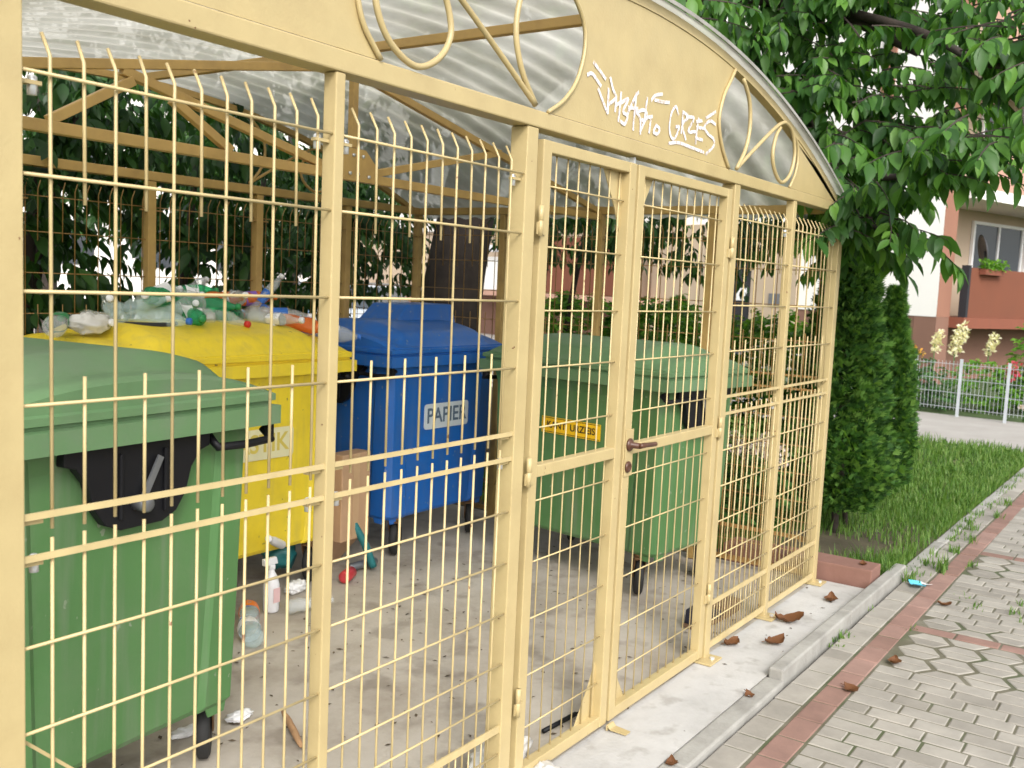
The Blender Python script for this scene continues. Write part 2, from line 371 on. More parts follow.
def hex_rows(x0, rows):
    """half-hexagon stones: pairs with their long sides together read as hexagons"""
    WL, WS, Dp = .215, .105, .098; P_ = (WL+WS)/2
    for r in range(rows):
        xa, xb = x0+r*Dp, x0+(r+1)*Dp; k = 0
        while Y0-k*P_ > Y1:
            yc = Y0-WL/2-k*P_; la, lb = (WS, WL) if (r+k) % 2 == 0 else (WL, WS)
            lo = la > lb; e1, e2 = (0, -.006) if lo else (.006, 0)     # wider joints all round a hexagon than along its seam
            la -= .012; lb -= .012
            stone(grey, [(xa+e1,yc-la/2),(xb+e2,yc-lb/2),(xb+e2,yc+lb/2),(xa+e1,yc+la/2)]); k += 1
def red_row(x0, x1):
    y = Y0
    while y > Y1:
        stone(red, [(x0,y-.2),(x1,y-.2),(x1,y),(x0,y)]); y -= .2
x = 1.5; n = 0
while x < 4.50: rect_row(x, x+.1, (.1,.2,.15)[n%3]); x += .1; n += 1
hex_rows(x, 6); x += .588
red_row(x, x+.1); x += .1
hex_rows(x, 2); x += .196
while x < 6.3: rect_row(x, x+.1, (.1,.2,.15)[n%3]); x += .1; n += 1
hex_rows(x, 6); x += .588; red_row(x, x+.1); x += .1
while x < 12: rect_row(x, x+.1, (.1,.2,.15)[n%3]); x += .1; n += 1
tag(grey.build('pavement', m_pav, fixn=False), kind='structure')
tag(red.build('pavement_strip', m_red, fixn=False), kind='structure')
g = MB(); g.add([(12.4,-6,-.05),(15.35,-6,-.05),(16.6,14,-.05),(12.9,14,-.05)], [(0,1,2,3)])
tag(g.build('path', m_path), kind='structure')
g = MB(); g.add([(5.58,-.30,-.02),(12.2,-.34,-.02),(12.5,9,-.02),(5.58,9,-.02)], [(0,1,2,3)])
tag(g.build('lawn', m_soil), kind='structure')
g = MB(); g.add([(14,12,-.045),(60,12,-.045),(60,60,-.045),(0,60,-.045),(0,30,-.045)], [(0,1,2,3,4)])
tag(g.build('road', m_path), kind='structure')

rn = random.Random(77); k = MB()
for _ in range(420):
    x, y = rn.uniform(1.6,5.4), rn.uniform(-.25,1.9)
    if y < .05 and rn.random() < .65: continue
    s_, a = rn.uniform(.003,.011)*(1.6 if rn.random() < .06 else 1), rn.uniform(0,6.3); c_, q = cos(a)*s_, sin(a)*s_; h = rn.uniform(.001,.004)
    k.add([(x-c_*1.6,y-q*1.6,.0),(x+q*.7,y-c_*.7,h),(x+c_*1.6,y+q*1.6,.001),(x-q*.7,y+c_*.7,h*.6)], [(0,1,2,3)])
tag(k.build('floor_debris', mat('dark_crumbs', (.09,.065,.04), .9, .4, 3), fixn=False), kind='stuff')
# ------------------------------------------------------------------ the shelter
S = empty('waste_shelter', (0,0,0), 0, 'cream yellow steel waste shelter with wire mesh walls, double gate and arched roof', 'shelter')
XL, XR, D = .852, 5.508, 3.0
def post(x0, x1, y0, y1, m, z1=2.056):
    k = MB(); k.box(x0, x1, y0, y1, 0, z1); return k.build('post', m, S, bevel=.003)
for x0, x1, d in ((.852,.912,.06),(1.633,1.663,.04),(2.405,2.462,.06),(3.962,4.019,.06),(4.694,4.736,.04),(5.448,5.508,.06)):
    post(x0, x1, 0, d, m_paint)
BX = [.885, 1.03+.75-.75+.75, 2.53, 3.276, 4.011, 4.757, 5.48]
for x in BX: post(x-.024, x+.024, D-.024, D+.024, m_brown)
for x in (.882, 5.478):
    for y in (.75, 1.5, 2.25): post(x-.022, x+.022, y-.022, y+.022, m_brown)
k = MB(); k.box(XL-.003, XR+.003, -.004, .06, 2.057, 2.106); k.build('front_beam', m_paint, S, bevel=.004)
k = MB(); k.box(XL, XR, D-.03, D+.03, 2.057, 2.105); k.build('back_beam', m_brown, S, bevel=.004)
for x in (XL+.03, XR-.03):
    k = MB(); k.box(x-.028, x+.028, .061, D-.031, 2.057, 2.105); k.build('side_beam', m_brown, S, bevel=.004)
for x0, x1, y1 in ((3.905,4.03,-.055),(4.66,4.77,-.05),(5.43,5.54,-.05)):
    k = MB(); k.box(x0, x1, y1, .07, 0, .009); k.build('foot_plate', m_paint, S, bevel=.002)
    k = MB(); k.lathe([(.011,.009),(.011,.016),(.006,.018)], 6, Matrix.Translation(((x0+x1)/2+.01, y1+.025, 0)), False); k.build('anchor_bolt', m_zinc, S)

ZH = (1.919, 1.748, 1.55, 1.353); ZL = (.921, .763, .605, .447, .335)
def wire_panel(o, dx, inn, n, first, pitch, length, mw, r, fine=True):
    """upper and lower welded wire panel of one bay, each ONE mesh"""
    o, dx, inn = Vector(o), Vector(dx), Vector(inn); up = Vector((0,0,1))
    def P(a, z, d=0): return o + dx*a + up*z + inn*d
    u, l = MB(), MB(); a0, a1 = 0, length
    for i in range(n):
        a = first + i*pitch; dd = .003; jt = R0.uniform(-.002,.002); tip = (P(a+jt, 1.992, .030), P(a, 1.952, .004+dd))
        if i % 2 == 0: u.tube([tip[0], tip[1], P(a, 1.128, dd)], r, 6)
        else:
            u.tube([tip[0], tip[1], P(a, 1.705, dd)], r, 6)
            u.tube([P(a, 1.398, dd), P(a, 1.125, dd)], r, 6)
        l.tube([P(a, 1.112, dd), P(a, .055, dd)], r, 6)
        if fine and i < n-1: l.tube([P(a+pitch/2, .25, dd), P(a+pitch/2, .055, dd)], r*.8, 5)
    for z in ZH: u.tube([P(a0, z, -.003), P(a1, z, -.003)], r, 6)
    for z in ZL+(.16,): l.tube([P(a0, z, -.003), P(a1, z, -.003)], r, 6)
    def flat(mb, z, h): mb.bar(P(a0, z, -.004), P(a1, z, -.004), .006, h)
    flat(u, 1.157, .012); flat(l, 1.082, .012); flat(l, .242, .022); flat(l, .05, .03)
    u.build('wire_panel', mw, S); l.build('wire_panel', mw, S)
    for z in (1.915, 1.157, 1.082, .242):            # clamps at the ends
        for a in (.022, length-.022):
            c = MB(); c.bar(P(a-.02, z-.013, .012), P(a+.02, z-.013, .012), .016, .007)
            c.build('panel_clamp', mw if mw is m_bwire else m_paint, S)
    if mw is m_wire:
        for z in (1.90, 1.07):
            for a in (.03, length-.03):
                c = MB(); c.lathe([(.0085,-.018),(.0085,.012),(.005,.015)], 8, Matrix.Translation(P(a, z, .014))); c.build('clip_bolt', m_zinc, S)
X1 = (1,0,0)
wire_panel((.912,.012,0), X1, (0,1,0), 11, .058, .0628, .721, m_wire, .0034)
wire_panel((1.663,.012,0), X1, (0,1,0), 11, .066, .0628, .742, m_wire, .0034)
wire_panel((4.019,.012,0), X1, (0,1,0), 11, .022, .0628, .675, m_wire, .0033)
wire_panel((4.736,.012,0), X1, (0,1,0), 11, .035, .0628, .712, m_wire, .0033)
for i in range(len(BX)-1):
    a, b_ = BX[i]+.024, BX[i+1]-.024
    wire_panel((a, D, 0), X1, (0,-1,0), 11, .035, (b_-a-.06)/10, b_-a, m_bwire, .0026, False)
for x, inn in ((XR-.03, (-1,0,0)), (XL+.03, (1,0,0))):
    for y in (0, .75, 1.5, 2.25):
        a, b_ = y+(.06 if y == 0 else .022), y+.75-.024
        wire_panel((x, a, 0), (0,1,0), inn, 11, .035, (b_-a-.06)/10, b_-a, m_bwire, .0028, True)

# gate leaves
def leaf(x0, x1, nw, pitch, first, sw, hinge_x, name_label, gl):
    G = bpy.data.objects.new('gate_leaf', None); COL.objects.link(G); G.parent = S; G['label'] = name_label
    f = MB(); y0, y1 = .004, .044; zb, zt = .018, 2.031
    f.box(x0, x0+sw, y0, y1, zb, zt); f.box(x1-sw, x1, y0, y1, zb, zt)
    f.box(x0+sw, x1-sw, y0+.0015, y1-.0015, zb, zb+.04); f.box(x0+sw, x1-sw, y0+.0015, y1-.0015, zt-.035, zt)
    f.box(x0+sw, x1-sw, y0+.0015, y1-.0015, 1.005, 1.043)
    f.build('frame', m_paint, G, bevel=.003)
    w = MB()
    for i in range(nw):
        a = first+i*pitch; w.tube([(a,.030,zb+.02),(a,.030,zt-.02)], .0028, 6)
    for z in (1.90,1.717,1.522,1.346,1.158,.925,.728,.542,.355,.18): w.tube([(x0+.02,.0245,z),(x1-.02,.0245,z)], .0028, 6)
    w.build('mesh_infill', m_wire, G)
    for sx, px in ((1, x0+sw), (-1, x1-sw)):
        if (sx == 1) != gl: continue
    # corner gussets on the meeting side
    px, sx = (x1-sw, -1) if gl else (x0+sw, 1)
    for zz, sz in ((zt-.035, -1), (zb+.04, 1)):
        k = MB(); q = .125 if gl else .12
        k.prism([(px,zz),(px+sx*q,zz),(px+sx*.035,zz+sz*.13),(px,zz+sz*.20)], .036, .040); k.build('gusset', m_paint, G)
    for z in (1.79, 1.03, .30):
        k = MB(); k.lathe([(.009,-.045),(.009,-.002),(.0078,-.001),(.0078,.001),(.009,.002),(.009,.045)], 10, Matrix.Translation((hinge_x, -.004, z)))
        k.box(hinge_x-.012 if gl else hinge_x-.030, hinge_x+.032 if gl else hinge_x+.012, -.002, .003, z-.04, z-.004)
        k.build('hinge', m_paint, G)
    return G
GL = leaf(2.500, 3.092, 8, .0675, 2.613, .047, 2.487, 'narrow left gate leaf', True)
GR = leaf(3.110, 3.948, 11, .0715, 3.205, .047, 3.956, 'wide right gate leaf with lever handle', False)
k = MB(); k.box(3.114, 3.172, -.001, .003, .93, 1.10); k.build('lock_plate', m_paint, GR, bevel=.001)
k = MB(); Mh = Matrix.Translation((3.140,-.002,1.045)) @ Matrix.Rotation(pi/2,4,'X')
k.lathe([(.024,0),(.024,.005),(.018,.010),(.011,.012),(.011,.04)], 16, Mh)
k.tube(spline([(3.140,-.045,1.045),(3.17,-.050,1.046),(3.22,-.050,1.043),(3.262,-.045,1.040)],5), [.010]*5+[.009]*10+[.0085], 10)
k.build('lever_handle', m_handle, GR)
k = MB(); k.lathe([(.021,0),(.021,.004),(.017,.008),(.012,.009),(.009,.006)], 16, Matrix.Translation((3.135,-.002,.965)) @ Matrix.Rotation(pi/2,4,'X'))
k.build('keyhole_rosette', m_handle, GR)
k = MB(); k.box(3.078,3.088,.01,.03,2.031,2.052); k.build('top_bolt', m_zinc, GL)
# gate stop plates on the slab
k = MB()
k.prism([(3.075,.018),(3.125,.018),(3.125,-.0),(3.075,-.0)], -.012, -.006)
k.loft([[(3.075,-.006,.02),(3.12,-.006,.02),(3.12,-.012,.02),(3.075,-.012,.02)],[(3.075,-.02,.008),(3.12,-.02,.008),(3.12,-.026,.005),(3.075,-.026,.005)],[(3.08,-.085,.006),(3.115,-.085,.006),(3.115,-.085,.002),(3.08,-.085,.002)]])
k.build('gate_stop', m_paint, S)

k = MB(); k.bar((.915,.034,.75),(1.628,.034,.075),.006,.022,(0,1,0)); k.build('diagonal_brace', m_paint, S)
# arch: fascia sheets, scroll work, roof
ZA = lambda x, z0=2.549: z0-(x-3.185)**2/10.56
def arcpts(xa, xb, n=14): return [(xa+(xb-xa)*i/n, ZA(xa+(xb-xa)*i/n)) for i in range(n+1)]
def c2(pts, n=6): return [(p.x, p.y) for p in spline([(a,b,0) for a,b in pts], n)]
mx = lambda pts: [(6.372-a, b) for a, b in pts]
o1r = c2([(2.500,2.108),(2.585,2.158),(2.654,2.230),(2.690,2.328),(2.678,2.405),(2.61,2.47),(2.53,ZA(2.53))])
o2l = c2([(3.868,2.108),(3.785,2.185),(3.740,2.281),(3.772,2.38),(3.83,2.45),(3.874,ZA(3.874))])
o2r = c2([(4.60,2.108),(4.665,2.18),(4.685,2.26),(4.655,2.325),(4.57,ZA(4.57))])
o1l = [(a,b) for a,b in mx(o2r)]
def sheet(poly, name='fascia_sheet'):
    k = MB(); k.prism(poly, .002, .005); return k.build(name, m_paint, S)
sheet([(XL+.01,2.108),(o1l[0][0],2.108)]+o1l[1:]+arcpts(o1l[-1][0], XL+.03)[1:])
FC = sheet(o1r[:1]+[(p) for p in o2l[:1]]+o2l[1:]+arcpts(o2l[-1][0], o1r[-1][0])[1:-1]+o1r[::-1][:-1])
sheet([(XR-.01,2.108)]+arcpts(XR-.03, o2r[-1][0])+o2r[::-1][1:])
def rod(pts, r=.0085, m=m_paint, y=-.006, name='scroll_bar', n=6):
    k = MB(); k.tube([(p.x, y, p.y) for p in spline([(a,b,0) for a,b in pts], n)], r, 8); return k.build(name, m, S)
sc1 = [(3.955,ZA(3.955)-.012),(4.035,2.405),(4.058,2.30),(4.022,2.20),(3.945,2.116)]
sc2 = [(3.945,2.116),(4.10,2.205),(4.30,2.315),(4.42,2.372),(4.50,2.385),(4.585,2.352),(4.630,2.262),(4.585,2.165),(4.482,2.118),(4.39,2.155),(4.345,2.225),(4.372,2.31),(4.42,2.355)]
for yy, mm in ((-.006, m_paint), (D+.0, m_brown)):
    for q in (sc1, sc2): rod(q, m=mm, y=yy); rod(mx(q), m=mm, y=yy)
for q in (o1r, o2l, o1l, o2r):
    k = MB(); k.tube([(a, -.004, b) for a, b in q], .007, 6); k.build('sheet_rim', m_paint, S)
for yy, mm in ((0, m_paint), (D, m_brown)):
    k = MB(); xs = [XL+.0+(XR-XL)*i/40 for i in range(41)]
    rings = [[(x,yy-.002,ZA(x)+.001),(x,yy+.036,ZA(x)+.001),(x,yy+.036,ZA(x)+.034),(x,yy-.002,ZA(x)+.034)] for x in xs]
    k.loft(rings); k.build('arch_rib', mm, S)
k = MB(); xs = [XL-.09+(XR-XL+.18)*i/60 for i in range(61)]; ys = [-.034+(D+.13)*j/340 for j in range(341)]
vs = [(x, y, ZA(x)+.047+.008*sin(2*pi*y/.15)) for x in xs for y in ys]; ny = len(ys)
fs = [(i*ny+j, (i+1)*ny+j, (i+1)*ny+j+1, i*ny+j+1) for i in range(60) for j in range(ny-1)]
k.add(vs, fs, True); k.build('roof_sheet', m_roof, S, fixn=False)
k = MB(); rings = [[(x,-.037,ZA(x)+.042),(x,-.034,ZA(x)+.042),(x,-.034,ZA(x)+.056),(x,-.037,ZA(x)+.056)] for x in xs]
k.loft(rings); k.build('roof_edge_trim', m_kerb, S)
for x in (3.08,):
    k = MB(); k.bar((x,.037,ZA(x)-.012),(x,D,ZA(x)-.012),.032,.036); k.build('purlin', m_brown, S, bevel=.003)
# middle truss
T_ = bpy.data.objects.new('roof_truss', None); COL.objects.link(T_); T_.parent = S
def tb(p, q, nm='truss_bar', w=.03, h=.034, y=1.5, m=m_brown):
    k = MB(); k.bar((p[0],y,p[1]),(q[0],y,q[1]),w,h); return k.build(nm, m, T_, bevel=.003)
tb((XL+.06,2.04),(XR-.06,2.04),'bottom_chord',.038,.04)
tb((.92,2.07),(3.19,2.50),'rafter'); tb((3.21,2.50),(5.45,2.07),'rafter')
tb((3.10,2.063),(2.10,2.275),y=1.503); tb((3.36,2.063),(4.36,2.29),y=1.503)
tb((2.14,2.245),(1.83,2.06),y=1.497); tb((2.30,2.21),(2.57,2.062),y=1.497)
k = MB(); k.prism([(3.12,2.02),(3.38,2.02),(3.38,2.09),(3.30,2.16),(3.20,2.16),(3.12,2.09)], 1.474, 1.480); k.build('gusset_plate', m_brown, T_)
for a, b_ in ((3.2,2.05),(3.25,2.05),(3.32,2.045),(3.22,2.13),(3.28,2.13)):
    k = MB(); k.lathe([(.008,0),(.008,.008)],6,Matrix.Translation((a,1.474,b_)) @ Matrix.Rotation(pi/2,4,'X')); k.build('plate_bolt', m_zinc, T_)
tb((3.245,2.165),(3.245,2.50),'king_post',y=1.505)

# graffiti on the middle sheet, traced in the plane of the sheet (x, z)
GRAF = [[(2.754,2.303),(2.8,2.283),(2.832,2.268)],[(2.72,2.259),(2.749,2.267),(2.804,2.241)],[(2.79,2.228),(2.822,2.197),(2.857,2.164)],[(2.855,2.24),(2.856,2.203),(2.857,2.165)],[(2.863,2.276),(2.885,2.243),(2.907,2.225),(2.889,2.209),(2.865,2.195)],[(2.907,2.225),(2.908,2.204),(2.907,2.179)],[(2.94,2.244),(2.937,2.195),(2.931,2.151)],[(2.907,2.197),(2.944,2.214)],[(2.944,2.212),(2.99,2.231),(2.959,2.186),(2.991,2.178),(2.976,2.148),(2.944,2.152)],[(2.985,2.176),(3.037,2.246),(3.059,2.266)],[(2.993,2.205),(3.061,2.212)],[(3.045,2.259),(3.04,2.204),(3.038,2.139)],[(3.042,2.204),(3.083,2.183),(3.091,2.133)],[(3.126,2.259),(3.121,2.217),(3.114,2.179)],[(3.062,2.203),(3.111,2.215),(3.134,2.197),(3.086,2.174)],[(3.17,2.203),(3.125,2.188),(3.088,2.138)],[(3.161,2.189),(3.154,2.147)],[(3.205,2.179),(3.188,2.153),(3.219,2.152),(3.233,2.171),(3.205,2.179)],[(3.158,2.257),(3.187,2.279),(3.239,2.292)],[(3.183,2.263),(3.242,2.266),(3.296,2.273)],[(3.378,2.245),(3.354,2.268),(3.321,2.241),(3.31,2.19),(3.327,2.158),(3.358,2.155),(3.389,2.2),(3.364,2.198)],[(3.416,2.261),(3.41,2.183)],[(3.416,2.259),(3.465,2.25),(3.418,2.214),(3.453,2.165)],[(3.448,2.247),(3.514,2.252),(3.47,2.199),(3.533,2.205)],[(3.555,2.258),(3.545,2.206),(3.541,2.163)],[(3.537,2.244),(3.588,2.255)],[(3.54,2.223),(3.605,2.229)],[(3.537,2.184),(3.6,2.183)],[(3.713,2.26),(3.662,2.266),(3.612,2.237),(3.646,2.215),(3.709,2.201),(3.71,2.175),(3.641,2.136)],[(3.624,2.271),(3.665,2.289),(3.708,2.308)],[(3.316,2.132),(3.395,2.145),(3.503,2.143),(3.619,2.14)]]
gm = MB()
for st in GRAF:
    pts = spline([(a, b, 0) for a, b in st], 4) if len(st) > 2 else [Vector((a,b,0)) for a,b in st]
    W = .006
    for i in range(len(pts)-1):
        p, q = pts[i], pts[i+1]; d = (q-p)
        if d.length < 1e-6: continue
        d.normalize(); s_ = Vector((-d.y, d.x, 0))*W; p2 = p-d*W*.6; q2 = q+d*W*.6; y = -.0004-.00002*(len(gm.f) % 50)
        gm.add([(p2.x+s_.x,y,p2.y+s_.y),(p2.x-s_.x,y,p2.y-s_.y),(q2.x-s_.x,y,q2.y-s_.y),(q2.x+s_.x,y,q2.y+s_.y)], [(0,1,2,3)])
o = gm.build('graffiti', m_graf, FC, fixn=False); o['label'] = 'white spray painted tags on the middle fascia sheet'

# ------------------------------------------------------------------ the four big bins
def rrect(hx, hy, z, cw, rec):
    """outline with corner pillars of width cw standing proud of recessed sides"""
    q = .03; cwy = cw*.9
    h = [(hx-q,-hy),(hx,-hy+q),(hx,-hy+cwy),(hx-rec,-hy+cwy+.02),(hx-rec,hy-cwy-.02),(hx,hy-cwy),(hx,hy-q),(hx-q,hy)]
    h += [(hx-cw,hy),(hx-cw-.02,hy-rec),(-hx+cw+.02,hy-rec),(-hx+cw,hy),(-hx+q,hy)]
    h += [(-hx,hy-q),(-hx,hy-cwy),(-hx+rec,hy-cwy-.02),(-hx+rec,-hy+cwy+.02),(-hx,-hy+cwy),(-hx,-hy+q),(-hx+q,-hy)]
    h += [(-hx+cw,-hy),(-hx+cw+.02,-hy+rec),(hx-cw-.02,-hy+rec),(hx-cw,-hy)]
    return [(a,b,z) for a,b in h]
def sstep(a, b, x):
    t = max(0, min(1, (x-a)/(b-a))); return t*t*(3-2*t)
def make_bin(name, label, loc, rz, L_, D_, mb_, ml_, ht=1.0, hump=.088, waz=40):
    """long side along local x, lifting trunnions on the two short sides"""
    B = empty(name, loc, rz, label, 'waste bin'); zr = 1.165*ht
    hx, hy = L_/2, D_/2; k = MB()
    k.loft([rrect(hx-.06,hy-.045,.225,.15,.010), rrect(hx-.045,hy-.03,.245,.15,.014), rrect(hx-.032,hy-.022,.60,.14,.014), rrect(hx-.022,hy-.012,zr-.10,.13,.012), rrect(hx-.012,hy-.004,zr-.05,.12,.004), rrect(hx,hy,zr-.045,.12,.0), rrect(hx,hy,zr,.12,0)])
    k.build('body', mb_, B, bevel=.006)
    k = MB()                                          # rim under the lid and corner blocks
    for a, b_ in ((hx+.004,hy+.004),):
        k.loft([rrect(a-.008,b_-.008,zr-.02,.12,0), rrect(a+.012,b_+.012,zr-.012,.12,0), rrect(a+.012,b_+.012,zr+.006,.12,0)])
    k.build('rim', ml_, B, bevel=.004)
    # lid: skirt + domed skin as one lofted sheet
    k = MB(); nx, ny = 48, 36; ox, oy = hx+.035, hy+.035; zs = zr+.012
    def H(u, v):
        arch = hump*(1-abs(v)**2.4)
        rais = .042*(1-sstep(.66,.80,abs(u)))*(1-sstep(.80,.97,abs(v)))
        edge = .052*(1-sstep(.93,1.0,max(abs(u),0)))
        return zs + .058 + arch*(.80+.20*(1-sstep(.62,.78,abs(u)))) + rais - .012*sstep(.97,1,abs(u))
    vs, fs = [], []
    for i in range(nx+1):
        for j in range(ny+1):
            u, v = -1+2*i/nx, -1+2*j/ny
            vs.append((u*(ox-.012), v*(oy-.012), H(u,v)))
    for i in range(nx):
        for j in range(ny): fs.append((i*(ny+1)+j,(i+1)*(ny+1)+j,(i+1)*(ny+1)+j+1,i*(ny+1)+j+1))
    k.add(vs, fs, True)
    per = [(i,0) for i in range(nx)]+[(nx,j) for j in range(ny)]+[(i,ny) for i in range(nx,0,-1)]+[(0,j) for j in range(ny,0,-1)]
    top = [vs[i*(ny+1)+j] for i,j in per]
    def ringz(s, f): return [(p[0]*s[0], p[1]*s[1], f(p)) for p in top]
    sA = (ox/(ox-.012), oy/(oy-.012)); sB = ((ox-.014)/(ox-.012), (oy-.014)/(oy-.012))
    r0 = [tuple(p) for p in top]; r1 = ringz((1,1), lambda p: zs+.052); r1b = ringz(sA, lambda p: zs+.046)
    r2 = ringz(sA, lambda p: zs+.026); r3 = ringz(sB, lambda p: zs+.022); r4 = ringz(sB, lambda p: zs+.014)
    r5 = ringz(((ox+.012)/(ox-.012),(oy+.012)/(oy-.012)), lambda p: zs+.010); r6 = ringz(((ox+.012)/(ox-.012),(oy+.012)/(oy-.012)), lambda p: zs-.048); r7 = ringz(sB, lambda p: zs-.048)
    k.loft([r0,r1,r1b,r2,r3,r4,r5,r6,r7], cap0=False, cap1=False)
    k.build('lid', ml_, B)
    # trunnions: black moulding with pin on both short sides
    for sx in (-1, 1):
        Tn = MB(); w1, w2, zt, zb = .245, .155, zr-.034, zr-.275
        prof = [(-w1,zt),(-w1,zt-.045),(-w1+.035,zt-.055),(-w2-.02,zt-.10),(-w2,zt-.17),(-w2+.035,zb+.022),(-w2+.085,zb),(w2-.085,zb),(w2-.035,zb+.022),(w2,zt-.17),(w2+.02,zt-.10),(w1-.035,zt-.055),(w1,zt-.045),(w1,zt)]
        Tn.prism(prof, sx*(hx-.022), sx*(hx+.012), 'x')
        for yy in (-.075, .075): Tn.prism([(yy-.006,zt-.03),(yy+.006,zt-.03),(yy+.006,zb+.03),(yy-.006,zb+.03)], sx*(hx+.012), sx*(hx+.022), 'x')
        tn = Tn.build('trunnion', m_black, B, bevel=.004)
        k = MB(); k.lathe([(.022,0),(.022,.05),(.016,.055)], 14, Matrix.Translation((sx*(hx+.008),.02,zb+.07)) @ Matrix.Rotation(sx*pi/2,4,'Y')); k.build('pin', m_greyst, tn)
        k = MB(); k.bar((sx*(hx+.026),-.05,zt-.05),(sx*(hx+.026),.012,zb+.075),.02,.006,(sx,0,0)); k.build('lever', m_greyst, tn)
        for sy in (-1,):                              # corner handles on the front side
            k = MB(); ya, yb = sy*(hy-.20), sy*(hy+.025); zz = zr-.085
            k.tube([(sx*(hx-.01),ya,zz+.03),(sx*(hx+.028),ya,zz),(sx*(hx+.032),(ya+yb)/2,zz-.004),(sx*(hx+.028),yb,zz),(sx*(hx-.01),yb,zz+.03)], .013, 8)
            k.bar((sx*(hx+.02),yb,zz),(sx*(hx+.02),yb,zz+.06),.02,.02)
            k.build('handle', m_black, B)
            k = MB(); k.box(min(sx*(hx-.03),sx*(hx+.03)),max(sx*(hx-.03),sx*(hx+.03)),min(sy*(hy-.02),sy*(hy+.04)),max(sy*(hy-.02),sy*(hy+.04)),zr-.035,zr-.006); k.build('corner_block', ml_, B, bevel=.004)
    # wheels
    for sx in (-1, 1):
        for sy in (-1, 1):
            wx, wy, a = sx*(hx-.15), sy*(hy-.07), radians(waz)+R0.uniform(-.25,.25)-rz
            W = bpy.data.objects.new('wheel', None); COL.objects.link(W); W.parent = B; W.location = (wx,wy,0); W.rotation_euler = (0,0,a)
            k = MB(); k.lathe([(.062,-.021),(.088,-.021),(.099,-.014),(.1,0),(.099,.014),(.088,.021),(.062,.021)], 28, Matrix.Translation((.04,0,.1)) @ Matrix.Rotation(pi/2,4,'X')); k.build('tyre', m_rubber, W)
            k = MB(); k.lathe([(.02,-.024),(.062,-.019),(.062,.019),(.02,.024)], 20, Matrix.Translation((.04,0,.1)) @ Matrix.Rotation(pi/2,4,'X')); k.build('rim', m_black, W)
            k = MB()
            for s in (-1,1): k.prism([(.025,.09),(.055,.09),(.05,.19),(-.03,.205),(-.03,.19)], s*.028-.002, s*.028+.002)
            k.box(-.04,.055,-.03,.03,.203,.212); k.lathe([(.03,.212),(.03,.226)],14); k.build('fork', m_rust, W)
    for sx in (-1,1):                                 # corner skirts round the wheels
        for sy in (-1,1):
            k = MB()
            k.prism([(sx*(hx-.055),.33),(sx*(hx-.20),.33),(sx*(hx-.15),.20),(sx*(hx-.085),.20)], sy*(hy-.052), sy*(hy-.045))
            k.prism([(sy*(hy-.045),.33),(sy*(hy-.19),.33),(sy*(hy-.14),.20),(sy*(hy-.075),.20)], sx*(hx-.063), sx*(hx-.057), 'x')
            k.build('wheel_skirt', mb_, B)
    return B
bin1 = make_bin('waste_container', 'green wheeled bin at front left, nearest the fence, with black side moulding', (1.580,1.315,0), radians(95.5), 1.20, .92, m_green, m_greenlid, waz=58)
bin3 = make_bin('waste_container', 'green wheeled bin behind the gate with yellow warning sticker on its side', (4.925,1.065,0), radians(261), 1.24, .70, m_green, m_greenlid, .975, .075, waz=28)
bin2 = make_bin('waste_container', 'yellow wheeled bin heaped with plastic bottles on its lid', (3.085,2.44,0), 0, 1.29, .90, m_yelbin, m_yelbin, .985, .095)
bin4 = make_bin('waste_container', 'blue wheeled paper bin with hooded slot on its lid', (4.62,2.45,0), 0, 1.02, .90, m_blue, m_blue, .985, .095)
# label plates
def plate(parent, w, h, cx, cz, yf, mp_, mtx, body, ts):
    k = MB(); q = .018; poly = []
    for sx, sz, a0 in ((1,1,0),(-1,1,90),(-1,-1,180),(1,-1,270)):
        for d in (0,45,90): poly.append((cx+sx*(w/2-q)+q*cos(radians(a0+d)), cz+sz*(h/2-q)+q*sin(radians(a0+d))))
    k.prism(poly, yf-.004, yf); p = k.build('label_plate', mp_, parent)
    M4 = Matrix.Translation((cx, yf-.0048, cz)) @ Matrix.Rotation(pi/2,4,'X')
    text_mesh('lettering', body, ts, mtx, p, M4, .0022)
    return p
plate(bin4, .42, .15, 4.655-4.62, .80, -.42, m_plate, m_plate_t, 'PAPIER', .125)
plate(bin2, .52, .15, 3.13-3.06, .775, -.42, m_plate_y, m_plate_ty, 'PLASTIK', .125)
# yellow lid: two throw-in holes with rubber flaps
def rot_x90(loc): return Matrix.Translation(loc) @ Matrix.Rotation(pi/2,4,'X')
for xx in (-.29,):
    k = MB(); k.lathe([(.0,.004),(.085,.006),(.125,.012),(.135,.02),(.14,.012),(.14,-.03)], 28, Matrix.Translation((xx,-.10,1.335))); k.build('rubber_flap', m_rubber, bin2)
# hood of the blue bin
k = MB(); hz = 1.30
k.loft([[(-.14,-.12,hz-.06),(.50,-.12,hz-.06),(.50,.22,hz-.06),(-.14,.22,hz-.06)],[(-.13,-.12,hz),(.49,-.12,hz),(.49,.22,hz),(-.13,.22,hz)],[(.03,-.09,hz+.145),(.47,-.09,hz+.15),(.47,.20,hz+.15),(.03,.20,hz+.145)]])
k.build('slot_hood', m_blue, bin4, bevel=.012)
# sticker on the long side of the gate bin (its front, local -y)
def sticker(parent):
    k = MB(); k.box(-.22,.20,-.3265,-.3248,.785,.875); p = k.build('warning_sticker', m_stk, parent)
    k2 = MB()
    for z0,z1 in ((.867,.8705),(.7895,.793)): k2.box(-.215,.195,-.3270,-.3266,z0,z1)
    k2.build('printed_line', m_ink, p)
    text_mesh('lettering', 'KANT  URZIEIS', .052, m_ink, p, Matrix.Translation((-.01,-.3272,.83)) @ Matrix.Rotation(pi/2,4,'X'), .0012)
sticker(bin3)
